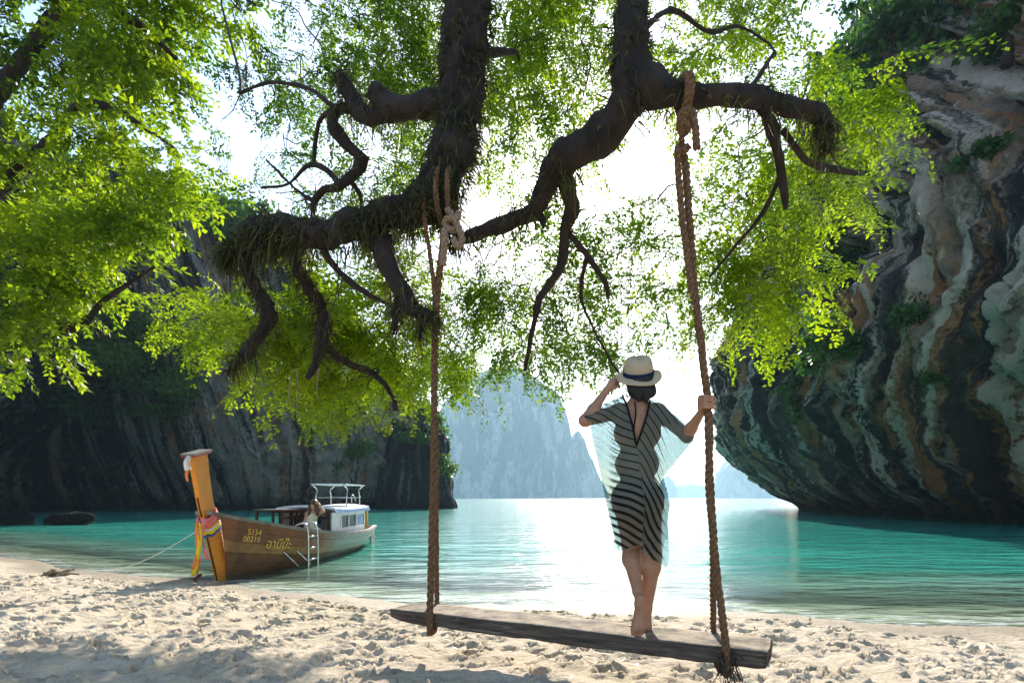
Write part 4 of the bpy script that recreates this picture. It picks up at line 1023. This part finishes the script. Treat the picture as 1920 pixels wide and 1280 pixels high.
# right hand closed round the rope
RA = P(1326.5, 755, 3.22)
Bd.cone(P(1317, 770, 3.28), P(1318.5, 760, 3.25), .021, .023, .015); Bd.cone(RA + [-.036, .01, .022], RA + [-.036, .012, -.030], .017, .016, .015)
for k in range(4):
    zc = RA + [0, 0, .036 - .020 * k]; pts_ = [zc + np.array([-.041 * np.cos(q), -.041 * np.sin(q), -.004 * q]) for q in (0, .9, 1.9, 2.9)]
    for q in range(3): Bd.cone(pts_[q], pts_[q + 1], .0105 - .001 * q, .0095 - .001 * q, .004)
pts_ = [RA + np.array([-.04 * np.cos(q), .042 * np.sin(q), .030 - .004 * q]) for q in (.2, 1.0, 1.9)]
for q in range(2): Bd.cone(pts_[q], pts_[q + 1], .012 - .001 * q, .011 - .001 * q, .005)
V_, Q_ = Bd.mesh(); mesh_obj('body', V_, Q_, skin, True, wom)
# hair
Hr = Body(HC - .25, HC + .25, .007)
Hr.ell(HC + [0, -.02, .01], (.086, .095, .118), .02).ell(HC + [.004, -.055, -.065], (.088, .055, .066), .03).cone(HC + [-.03, -.075, -.09], HC + [-.02, -.085, -.135], .028, .012, .02).cone(HC + [.02, -.08, -.09], HC + [.03, -.088, -.15], .03, .010, .02).cone(HC + [.03, -.06, -.06], HC + [.055, -.085, -.085], .04, .03, .03)
Hr.F = np.maximum(Hr.F, -(np.full(Hr.n, 1.0) * (.045 - (Hr.lo[1] + Hr.h * np.arange(Hr.n[1]) - HC[1]))[None, :, None]) * 1.0)
V_, Q_ = Hr.mesh(); mesh_obj('hair', V_, Q_, hairm, True, wom)
# straw hat, tipped back
hat = empty('hat', HC + [0, -.0, .05]); set_parent(hat, wom)
Rh = np.array(Euler((math.radians(27), math.radians(-7), 0)).to_matrix())
hc = HC + np.array([-.006, -.012, .030])
def hat_pt(r, z, a, rx=1.0): return hc + Rh @ np.array([r * np.cos(a), r * np.sin(a) * 1.12, z])
na = 56; prof_h = [(.142, -.012), (.139, -.004), (.12, .0), (.098, .002), (.090, .012), (.089, .035), (.088, .06), (.084, .085), (.072, .108), (.050, .118), (.024, .112), (.004, .106)]
v = []
for r, z in prof_h:
    for q in range(na):
        a = 2 * np.pi * q / na; zz = z
        if z < .005: zz = z + .010 * np.cos(2 * a) + .006 * np.sin(a * 3 + 1)
        if z > .09: zz = z - .018 * np.exp(-(np.cos(a) / .35) ** 2) * (1 - r / .09)
        v.append(hat_pt(r, zz, a))
for r, z in prof_h[::-1]:
    for q in range(na):
        a = 2 * np.pi * q / na; zz = z
        if z < .005: zz = z + .010 * np.cos(2 * a) + .006 * np.sin(a * 3 + 1)
        if z > .09: zz = z - .018 * np.exp(-(np.cos(a) / .35) ** 2) * (1 - r / .09)
        v.append(hat_pt(r - .004, zz - .004, a))
nr = len(prof_h) * 2
f = [(i * na + j, i * na + (j + 1) % na, ((i + 1) % nr) * na + (j + 1) % na, ((i + 1) % nr) * na + j) for i in range(nr) for j in range(na)]
m, t, out = M_('woven_straw')
co = t.nodes.new('ShaderNodeTexCoord').outputs['Object']
wv = nd(t, 'ShaderNodeTexWave', i_Scale=90, i_Distortion=1.5, bands_direction='Z'); t.links.new(co, wv.inputs[0])
b = nd(t, 'ShaderNodeBsdfPrincipled', i_Roughness=.8); t.links.new(ramp(t, wv.outputs[0], [(0, (.60, .47, .30)), (1, (.78, .66, .46))]), b.inputs['Base Color'])
t.links.new(bump(t, wv.outputs[0], .4, .004), b.inputs['Normal'])
tr = t.nodes.new('ShaderNodeBsdfTranslucent'); tr.inputs[0].default_value = (.8, .68, .45, 1); mx = nd(t, 'ShaderNodeMixShader', i_0=.35)
t.links.new(b.outputs[0], mx.inputs[1]); t.links.new(tr.outputs[0], mx.inputs[2]); t.links.new(mx.outputs[0], out.inputs[0])
MB().add(v, f).build('straw', m, hat, True)
v = [hat_pt(r, z, 2 * np.pi * q / na) for r, z in ((.0945, .007), (.0945, .034), (.0905, .034), (.0905, .007)) for q in range(na)]
f = [(i * na + j, i * na + (j + 1) % na, ((i + 1) % 4) * na + (j + 1) % na, ((i + 1) % 4) * na + j) for i in range(4) for j in range(na)]
MB().add(v, f).build('hatband', cloth_mat('navy_band', (.015, .025, .07)), hat, True)
# sheer striped kaftan: front and back sheets draped over the body
poly = np.array([(1167, 742), (1150, 748), (1120, 762), (1098, 772), (1087, 786), (1092, 796), (1104, 800), (1109, 830), (1118, 862), (1124, 890), (1132, 925), (1142, 970), (1150, 1000), (1158, 1031), (1172, 1030), (1188, 1024), (1199, 1020), (1201, 1035), (1218, 1046), (1238, 1056), (1249, 1066), (1254, 1050), (1252, 1010), (1250, 975), (1254, 945), (1249, 915), (1244, 895), (1256, 878), (1272, 855), (1288, 832), (1291, 818), (1276, 795), (1258, 774), (1240, 758), (1222, 748), (1216, 752)], float)
DC = 3.56
def px2w(px, py): return (px - 960) * DC / FPX, CAMZ + (933 - py) * DC / FPX
def inside(pg, X, Z):
    r = np.zeros(X.shape, bool); n = len(pg)
    for i in range(n):
        x0, z0 = pg[i]; x1, z1 = pg[(i + 1) % n]
        c = ((z0 > Z) != (z1 > Z)) & (X < (x1 - x0) * (Z - z0) / (z1 - z0 + 1e-12) + x0); r ^= c
    return r
def nearest_edge(pg, p):
    best, bd, bi = None, 1e9, 0
    for i in range(len(pg)):
        a, b_ = pg[i], pg[(i + 1) % len(pg)]; t_ = np.clip((p - a) @ (b_ - a) / ((b_ - a) @ (b_ - a)), 0, 1); q = a + t_ * (b_ - a); d = np.hypot(*(p - q))
        if d < bd: best, bd, bi = q, d, i
    return best, bi
def kaftan(back):
    vneck = [(1216, 752), (1187, 838)] if back else [(1216, 752), (1192, 775)]
    pg = np.vstack([poly, np.array(vneck[1:], float)])
    PX, PY = np.meshgrid(np.arange(1080, 1298, 2.0), np.arange(736, 1072, 2.0), indexing='ij')
    M = inside(pg, PX, PY); X, Z = px2w(PX, PY)
    inn = Ft < 0; ys = Bd.lo[1] + Bd.h * np.arange(Bd.n[1])
    i = np.clip(((X - Bd.lo[0]) / Bd.h).round().astype(int), 0, Bd.n[0] - 1); k = np.clip(((Z - Bd.lo[2]) / Bd.h).round().astype(int), 0, Bd.n[2] - 1)
    has = inn.any(1)
    ymap = np.where(has, ys[np.argmax(inn, 1)], np.nan) if back else np.where(has, ys[Bd.n[1] - 1 - np.argmax(inn[:, ::-1], 1)], np.nan)
    yb = ymap[i, k] + (-.014 if back else .014)
    mid = np.interp(X, [.42, .60, .95, 1.10], [3.46, 3.555, 3.555, 3.44])
    y = np.where(np.isnan(yb), mid, yb)
    nb = np.zeros(M.shape, int)
    for dx, dy in ((1, 0), (-1, 0), (0, 1), (0, -1)): nb += np.roll(M, (dx, dy), (0, 1))
    bnd = M & (nb < 4)
    fixed = bnd & (PY < 1012) & ~((PX > 1166) & (PX < 1224) & (PY < 845))
    y[fixed] = np.where(np.isnan(yb[fixed]), mid[fixed], (yb[fixed] + mid[fixed]) / 2)
    for it in range(260):
        acc = np.zeros_like(y)
        for dx, dy in ((1, 0), (-1, 0), (0, 1), (0, -1)): acc += np.where(np.roll(M, (dx, dy), (0, 1)), np.roll(y, (dx, dy), (0, 1)), 0)
        yn = np.where(nb > 0, acc / np.maximum(nb, 1), y)
        yn = np.where(np.isnan(yb), yn, np.minimum(yn, yb) if back else np.maximum(yn, yb))
        y = np.where(fixed, y, yn)
    sg = -1 if back else 1
    lowf = sstep(860, 1040, PY); fold = np.sin(PX * .16 + .012 * PY + np.sin(PY * .02) * 2) * .010 * lowf + .004 * np.sin((PX + PY) * .22) + .006 * fbm(np.stack([PX * .05, PY * .05, 0 * PX + sg], -1), 3)
    y = y + sg * np.abs(fold)
    ids = -np.ones(M.shape, int); ids[M] = np.arange(M.sum())
    P2 = np.stack([PX, PY], -1)
    for a in np.argwhere(bnd):
        q_, _ = nearest_edge(pg, P2[tuple(a)]); P2[tuple(a)] = q_
    Xs, Zs = px2w(P2[..., 0], P2[..., 1])
    V = np.stack([Xs, y, Zs], -1)[M]
    A = ids[:-1, :-1], ids[1:, :-1], ids[1:, 1:], ids[:-1, 1:]
    Fq = np.stack([a.ravel() for a in A], 1); Fq = Fq[(Fq >= 0).all(1)]
    o = mesh_obj('kaftan_back' if back else 'kaftan_front', V, Fq if back else Fq[:, ::-1], MAT['kaftan'], True, wom)
    qx, qy = P2[..., 0][M], P2[..., 1][M]
    cx = 1190 + (qy - 840) * .08; lft = sstep(4, -4, qx - cx)
    wav = 3.0 * np.sin(qx * .06 + qy * .02)
    sp = np.interp(qy, [740, 900, 960, 1060], [12, 14, 17, 18])
    pl = (qy - .42 * (qx - 1190) + wav) / 14.5; prr = (qy * .62 - 1.05 * (qx - 1190) + wav) / 14.5
    ph = np.where(qx < cx, pl, prr)
    lower = sstep(880, 930, qy)
    attr(o, 'phase', ph); bodyf = sstep(1250, 1226, qx) * sstep(1136, 1152, qx)
    attr(o, 'duty', .02 + .16 * np.maximum(bodyf, (qy < 800)) + .24 * lower * bodyf)
    return o, pg
m, t, out = M_('sheer_striped_voile'); MAT['kaftan'] = m
ph = nd(t, 'ShaderNodeAttribute', attribute_name='phase').outputs['Fac']; du = nd(t, 'ShaderNodeAttribute', attribute_name='duty').outputs['Fac']
stripe = math_(t, 'LESS_THAN', math_(t, 'FRACT', ph), du)
pos = t.nodes.new('ShaderNodeNewGeometry').outputs['Position']
c = mixc(t, ramp(t, noise(t, pos, 9, 4, .6), bw(.4, .65)), (.17, .28, .26), (.32, .40, .34)); c = mixc(t, stripe, c, (.012, .012, .016))
df = t.nodes.new('ShaderNodeBsdfDiffuse'); t.links.new(c, df.inputs[0]); tr = t.nodes.new('ShaderNodeBsdfTranslucent'); t.links.new(c, tr.inputs[0])
mx = nd(t, 'ShaderNodeMixShader', i_0=.5); t.links.new(df.outputs[0], mx.inputs[1]); t.links.new(tr.outputs[0], mx.inputs[2])
tp = t.nodes.new('ShaderNodeBsdfTransparent'); tp.inputs[0].default_value = (.74, .84, .86, 1)
fin = t.nodes.new('ShaderNodeMixShader'); t.links.new(math_(t, 'ADD', .42, math_(t, 'MULTIPLY', stripe, .46)), fin.inputs[0])
t.links.new(tp.outputs[0], fin.inputs[1]); t.links.new(mx.outputs[0], fin.inputs[2]); t.links.new(fin.outputs[0], out.inputs[0])
kb, pgb = kaftan(True); kf, _ = kaftan(False)
blk = cloth_mat('black_trim', (.012, .012, .014))
def on_sheet(o, pts_):
    V = np.array([v_.co[:] for v_ in o.data.vertices]); r = []
    for px, py in pts_:
        x, z = px2w(px, py); i = np.argmin((V[:, 0] - x) ** 2 + (V[:, 2] - z) ** 2); r.append((x, V[i, 1] - .004, z))
    return np.array(r)
nk = on_sheet(kb, [(1167 + (1187 - 1167) * q, 742 + 96 * q) for q in np.linspace(0, 1, 16)] + [(1187 + 29 * q, 838 - 86 * q) for q in np.linspace(.06, 1, 16)])
MB().tube(nk, .0065, 6).build('neck_trim', blk, wom, True)
st_ = [P(1190, 752, 3.49), P(1192, 772, 3.475), P(1189, 800, 3.468), P(1188, 812, 3.465)]
MB().tube(spline(np.array(st_), 14), .005, 6).build('bikini_tie', blk, wom, True)

# ------------------------------------------------------------------ rope swing
sw = empty('rope_swing', (.25, 3.75, .5)); tag(sw, 'rope swing with a thick weathered plank hung from two branches', 'swing')
E0 = np.array([-.925, 4.33]); E1 = np.array([1.396, 3.11]); ev = E1 - E0; PLn = np.linalg.norm(ev); ev /= PLn; en = np.array([-ev[1], ev[0]])
ZT = CAMZ - .845
nl, ncx = 110, 28
v = []
for i in range(nl):
    u = i / (nl - 1); s_ = u * PLn
    taper = 1 - .42 * np.exp(-s_ / .14) - .10 * np.exp(-(PLn - s_) / .05)
    wd, th = .36 * (1 - .25 * np.exp(-s_ / .18)), .098 * taper
    for j in range(ncx):
        q = j / ncx * 4; e = int(q); fr_ = q - e
        a, b_ = [((0, 0), (1, 0)), ((1, 0), (1, -1)), ((1, -1), (0, -1)), ((0, -1), (0, 0))][e]
        x = a[0] + (b_[0] - a[0]) * fr_; z = a[1] + (b_[1] - a[1]) * fr_
        p = np.array([*(E0 + ev * s_ + en * wd * x), ZT + z * th])
        v.append(p)
v = np.array(v); loc = np.stack([(v[:, :2] - E0) @ ev, (v[:, :2] - E0) @ en, v[:, 2]], 1)
dn = fbm(loc * [3, 14, 22], 4) * .016 + fbm(loc * [9, 30, 40] + 7, 3) * .006
v[:, 2] += dn * np.where(loc[:, 2] > ZT - .01, .45, 1.4); v[:, :2] += (en[None] * (dn * np.where(loc[:, 1] < .02, -1.3, .6))[:, None]) + ev[None] * (fbm(loc * [1, 25, 25], 3) * .022 * (np.exp(-loc[:, 0] / .06) + np.exp(-(PLn - loc[:, 0]) / .06)))[:, None]
f = [(i * ncx + j, i * ncx + (j + 1) % ncx, (i + 1) * ncx + (j + 1) % ncx, (i + 1) * ncx + j) for i in range(nl - 1) for j in range(ncx)] + [tuple(range(ncx)), tuple((nl - 1) * ncx + j for j in range(ncx))[::-1]]
m, t, out = M_('weathered_plank')
co = t.nodes.new('ShaderNodeTexCoord').outputs['Object']; mp = t.nodes.new('ShaderNodeMapping'); mp.inputs['Rotation'].default_value = (0, 0, -math.atan2(ev[1], ev[0])); t.links.new(co, mp.inputs[0])
g = noise(t, mp.outputs[0], 6, 7, .68, (.5, 9, 6)); g2 = noise(t, co, 7, 6, .7)
nz = t.nodes.new('ShaderNodeSeparateXYZ'); geo = t.nodes.new('ShaderNodeNewGeometry'); t.links.new(geo.outputs['True Normal'], nz.inputs[0])
c = ramp(t, g, [(.32, (.025, .018, .013)), (.55, (.10, .075, .055)), (.75, (.20, .16, .12))])
sand_f = math_(t, 'MULTIPLY', ramp(t, nz.outputs[2], bw(.5, .9)), ramp(t, g2, bw(.36, .60)))
c = mixc(t, math_(t, 'MULTIPLY', sand_f, .8), c, (.42, .33, .23))
b = nd(t, 'ShaderNodeBsdfPrincipled', i_Roughness=.9); t.links.new(c, b.inputs['Base Color']); t.links.new(bump(t, g, .9, .02), b.inputs['Normal']); t.links.new(b.outputs[0], out.inputs[0])
MB().add(v, f).build('plank', m, sw, True)
def plank_pt(px, front, dz=0.0, out_=0.0):
    """point on the top edge line at image column px"""
    o = E0 + en * (0 - out_ if front else .36 + out_)
    k = (px - 960) / FPX; s_ = (k * o[1] - o[0]) / (ev[0] - k * ev[1]); xy = o + ev * s_; return np.array([xy[0], xy[1], ZT + dz])
def rope(name, cp, R, parent, strands=3, pitch=.12, mat='rope', n=None, world=True):
    p = spline(np.asarray(cp, float), 400); seg = np.r_[0, np.cumsum(np.linalg.norm(np.diff(p, axis=0), axis=1))]
    n = n or max(12, int(seg[-1] / .013)); q = np.linspace(0, seg[-1], n); p = np.stack([np.interp(q, seg, p[:, k]) for k in range(3)], 1)
    p = p + .004 * np.stack([pnoise(p * 12 + k * 9) for k in range(3)], 1)
    t_, N, B_ = frames(p); mb = MB()
    for k in range(strands):
        a = 2 * np.pi * (q / pitch + k / strands); c = p + R * .56 * (np.cos(a)[:, None] * N + np.sin(a)[:, None] * B_)
        vv, ff = tube(c, R * .53 * (1 + .10 * pnoise(c * 40)), 7); mb.add(vv, ff)
    # loose fibres standing off the rope
    for k in range(int(seg[-1] * 70)):
        i = rng.integers(0, n); d = rng.normal(0, 1, 3); d /= np.linalg.norm(d); a0 = p[i] + d * R * .8; e = a0 + d * rng.uniform(.006, .016) + [0, 0, -.006]
        w = np.cross(d, [0, 0, 1]) * .0012; mb.add([a0 - w, a0 + w, e], [(0, 1, 2)])
    return mb.build(name, MAT[mat], parent, True)
lf = plank_pt(806, True, .0, .03); lb = plank_pt(819, False, .0, .03)
LJ = P(814, 800, 4.13)
rope('rope', [P(835, 425, 4.06), P(829, 470, 4.05), P(820, 560, 4.08), P(815, 680, 4.11), LJ, P(811, 950, 4.08), (lf + P(811, 950, 4.08)) / 2, lf, lf - [0, 0, .07], lf - [0, 0, .135]], .025, sw, 3, .17)
rope('rope', [LJ + [.012, .03, .05], P(817, 900, 4.2), (lb + P(817, 950, 4.24)) / 2, lb, lb - [0, 0, .12]], .021, sw, 3, .14)
rope('rope', [lf - [0, 0, .13], (lf + lb) / 2 - [0, 0, .165], lb - [0, 0, .13]], .026, sw, 3, .14)
rope('rope', [P(797, 352, 4.02), P(795, 400, 3.98), P(802, 450, 4.0), P(812, 520, 4.04), P(816, 600, 4.08)], .016, sw, 3, .09, 'rope')
# left knot round the limb
kc = P(838, 395, 4.0)
kl = MB()
q = np.linspace(0, 4 * np.pi, 90)
LC = P(826, 372, 4.12)
ring = np.stack([LC[0] + .04 * np.sin(q / 2) + .06 + .03 * np.cos(q), LC[1] + .20 * np.cos(q), LC[2] - .02 + .21 * np.sin(q)], 1)
rope('knot', ring, .020, sw, 3, .1, 'rope', 160)
rope('knot', [P(838, 392, 3.93), P(850, 405, 3.92), P(858, 425, 3.94), P(846, 432, 3.93), P(834, 420, 3.93), P(842, 408, 3.90), P(856, 412, 3.91), P(860, 398, 3.95)], .023, sw, 3, .1, 'rope_pale')
rope('rope_tail', [P(852, 410, 3.92), P(862, 430, 3.90), P(866, 452, 3.90), P(858, 462, 3.90), P(850, 446, 3.9)], .024, sw, 3, .12, 'rope_pale')
rope('rope_tail', [P(834, 430, 3.93), P(834, 455, 3.92), P(832, 478, 3.92), P(830, 496, 3.93)], .026, sw, 3, .12, 'rope_pale')
# right side
rf = plank_pt(1362, True, .0, .03); rb = plank_pt(1337, False, .0, .03)
RJ = P(1337, 1000, 3.2)
rope('rope', [P(1279, 275, 3.14), P(1287, 330, 3.15), P(1295, 440, 3.16), P(1303, 550, 3.17), P(1316, 660, 3.19), P(1326.5, 755, 3.22), P(1330, 860, 3.22), RJ, (RJ + rf) / 2 + [-.004, 0, 0], rf, rf - [0, 0, .08], rf - [0, 0, .14]], .0215, sw, 3, .13)
rope('rope', [P(1272, 282, 3.12), P(1270, 300, 3.12), P(1276, 370, 3.13), P(1286, 460, 3.14), P(1297, 540, 3.15), P(1310, 600, 3.165), P(1322, 720, 3.20), P(1332, 800, 3.24), P(1328, 900, 3.20), RJ + [.006, .03, 0], (RJ + rb) / 2, rb, rb - [0, 0, .12]], .019, sw, 3, .12)
rope('rope', [rf - [0, 0, .14], (rf + rb) / 2 - [0, 0, .165], rb - [0, 0, .13]], .022, sw, 3, .12)
BC = P(1283, 178, 3.17)
q = np.linspace(0, 4 * np.pi, 80)
rope('knot', np.stack([BC[0] - .012 + .012 * q / 6, BC[1] + .095 * np.cos(q), BC[2] + .09 * np.sin(q)], 1), .022, sw, 3, .1)
rope('knot', [P(1281, 205, 3.08), P(1274, 225, 3.07), P(1284, 240, 3.06), P(1292, 225, 3.08), P(1280, 215, 3.05), P(1273, 240, 3.08), P(1284, 252, 3.1), P(1290, 236, 3.05), P(1278, 228, 3.04), P(1279, 275, 3.13)], .017, sw, 3, .08)
rope('knot', [P(1290, 275, 3.12), P(1280, 284, 3.10), P(1270, 282, 3.12), P(1276, 272, 3.14), P(1290, 280, 3.14)], .020, sw, 3, .1)
rope('rope_tail', [P(1284, 205, 3.08), P(1298, 212, 3.06), P(1304, 240, 3.06), P(1307, 280, 3.07)], .021, sw, 3, .1)
# frayed strands under the right end
fr = MB()
for k in range(46):
    a0 = rf + [rng.uniform(-.04, .05), rng.uniform(-.02, .02), -rng.uniform(.0, .10)]; L = rng.uniform(.06, .2)
    fr.tube(spline(np.array([a0, a0 + rng.normal(0, .025, 3) - [0, 0, L * .5], a0 + rng.normal(0, .04, 3) - [0, 0, L]]), 7), np.linspace(.0035, .0015, 7), 4)
o = fr.build('frayed_fibres', MAT['twig'], sw, True); o['kind'] = 'stuff'

# ------------------------------------------------------------------ person in the boat
D2 = 13.2
p2 = empty('person', P(585, 1003, D2)); tag(p2, 'long-haired woman in cream top sitting in the boat, hand in her hair', 'person')
B2 = Body(P(560, 1010, D2 - .5) * [1, 0, 1] + [-.1, 12.5, -.35], P(620, 930, D2) * [1, 0, 1] + [.12, 13.9, .05], .011)
for a in [(P(578, 998, D2), P(592, 998, D2), .12, .12, .05), (P(585, 998, D2), P(584, 980, D2), .12, .10, .05), (P(584, 980, D2), P(584, 968, D2), .10, .115, .05),
          (P(577, 963, D2), P(594, 963, D2), .06, .06, .04), (P(586, 962, D2), P(587, 954, D2 - .02), .05, .045, .03),
          (P(576, 964, D2), P(571, 980, D2 - .08), .045, .036, .03), (P(571, 980, D2 - .08), P(580, 992, D2 - .28), .036, .024, .03), (P(580, 992, D2 - .28), P(584, 996, D2 - .33), .026, .022, .02),
          (P(595, 964, D2), P(606, 958, D2 - .06), .045, .036, .03), (P(606, 958, D2 - .06), P(599, 946, D2 - .08), .036, .024, .03), (P(599, 946, D2 - .08), P(596, 942, D2 - .08), .026, .024, .02),
          (P(579, 1000, D2), P(578, 1000, D2 - .42), .09, .065, .04), (P(591, 1000, D2), P(590, 1000, D2 - .42), .09, .065, .04),
          (P(578, 1000, D2 - .42), P(580, 1028, D2 - .40), .062, .04, .03), (P(590, 1000, D2 - .42), P(590, 1028, D2 - .40), .062, .04, .03)]:
    B2.cone(*a)
H2 = P(588, 947, D2 - .03); B2.ell(H2, (.072, .085, .11), .02); B2.cone(H2 + [-.02, -.08, .0], H2 + [-.022, -.095, -.02], .012, .014, .01)
for k in range(4): B2.cone(P(597, 943, D2 - .09) + [0, 0, .02 * k - .02], P(592, 941, D2 - .10) + [0, 0, .02 * k - .02], .011, .009, .006)
V_, Q_ = B2.mesh(); mesh_obj('body', V_, Q_, simple('pale_skin', (.52, .30, .20), (.46, .26, .17), .5, 10, bmp=0), True, p2)
B3 = Body(B2.lo, B2.lo + B2.h * B2.n, .013)
for a in [(P(578, 998, D2), P(592, 998, D2), .135, .135, .05), (P(585, 998, D2), P(584, 980, D2), .135, .115, .05), (P(584, 980, D2), P(585, 969, D2), .115, .122, .05)]: B3.cone(*a)
V_, Q_ = B3.mesh(); mesh_obj('cream_top', V_, Q_, cloth_mat('cream_cloth', (.78, .72, .52)), True, p2)
for px in (579, 591): MB().tube([P(px, 972, D2 - .12), P(px, 958, D2 - .02), P(px, 966, D2 + .10)], .012, 6).build('strap', cloth_mat('cream_strap', (.78, .72, .52)), p2, True)
B4 = Body(H2 - .35, H2 + .3, .012)
B4.ell(H2 + [.008, .01, .04], (.094, .095, .105), .02).cone(H2 + [.075, -.02, .0], H2 + [.10, -.05, -.20], .055, .04, .03).cone(H2 + [-.075, -.02, -.02], H2 + [-.085, -.06, -.21], .045, .034, .03).cone(H2 + [.02, .07, 0], H2 + [.02, .08, -.26], .07, .05, .03)
V_, Q_ = B4.mesh(); mesh_obj('hair', V_, Q_, simple('brown_hair', (.05, .022, .012), (.11, .05, .028), .4, 40, bmp=.5, bd=.01, sc=(1, 1, .1)), True, p2)

# ------------------------------------------------------------------ small things lying on the sand
dw = MB()
for k in range(7):
    c = P(100, 1101, 10.0); c[2] = float(ground_z(c[0], c[1])) + .05; a = c + rng.normal(0, .09, 3) * [1.4, .6, .25]
    dw.tube(spline(np.array([a, a + rng.normal(0, .07, 3) * [1.5, .6, .3], a + rng.normal(0, .12, 3) * [1.5, .5, .3]]), 8), np.linspace(.035, .015, 8), 6)
tag(dw.build('driftwood', simple('sun_bleached_wood', (.16, .11, .07), (.28, .20, .13), .9, 14), None, True), 'dark tangle of driftwood on the sand near the mooring line', 'driftwood')
pts = []
for k in range(800):
    x, y = rng.uniform(-8, 6.5), rng.uniform(2.9, 10); g = ground_z(x, y)
    if g > .05:
        i, j = np.searchsorted(gx, x), np.searchsorted(gy, y); pts.append((x, y, GZ[i, j] + .004))
pts = np.array(pts); n = len(pts); a = rng.uniform(0, 6.28, n); L = rng.uniform(.015, .065, (n, 1))
d = np.stack([np.cos(a), np.sin(a), rng.uniform(0, .5, n)], 1); w = np.stack([-np.sin(a), np.cos(a), 0 * a], 1) * L * rng.uniform(.08, .3, (n, 1))
V = np.stack([pts, pts + d * L * .5 + w, pts + d * L, pts + d * L * .5 - w], 1).reshape(-1, 3)
o = leaf_obj('debris', V, np.repeat(rng.uniform(0, 1, n), 4), leaf_mat('dry_leaf', (.06, .04, .02), (.18, .12, .04), (.30, .24, .03), .2, (1, 1, .6)))
tag(o, 'dry leaf litter and bark scraps strewn on the sand', kind='stuff')

for px, py, d, L in ((556, 690, 4.66, 75), (545, 705, 4.68, 60), (598, 690, 4.65, 60), (640, 430, 4.2, 130), (632, 470, 4.3, 150), (742, 600, 4.05, 40)):
    a0 = P(px, py, d); MB().tube(spline(np.array([a0, a0 + [rng.normal(0, .02), 0, -L * .5 * d / FPX], a0 + [rng.normal(-.02, .03), 0, -L * d / FPX]]), 12), np.linspace(.006, .003, 12), 5).build('hanging_root', MAT['rope_pale'] if py > 600 else MAT['twig'], T1.root, True)
# ------------------------------------------------------------------ haze
hm, t, out = M_('sea_haze')
pv = t.nodes.new('ShaderNodeVolumePrincipled'); pv.inputs['Color'].default_value = (.62, .83, 1, 1); pv.inputs['Density'].default_value = .00023; pv.inputs['Anisotropy'].default_value = .1
t.links.new(pv.outputs[0], out.inputs['Volume'])
hz = MB().box8([(x, y, z) for z in (-5, 450) for x, y in ((-4900, -4900), (4900, -4900), (4900, 4900), (-4900, 4900))]).build('haze', hm)
tag(hz, 'pale sea haze filling the bay', kind='stuff')
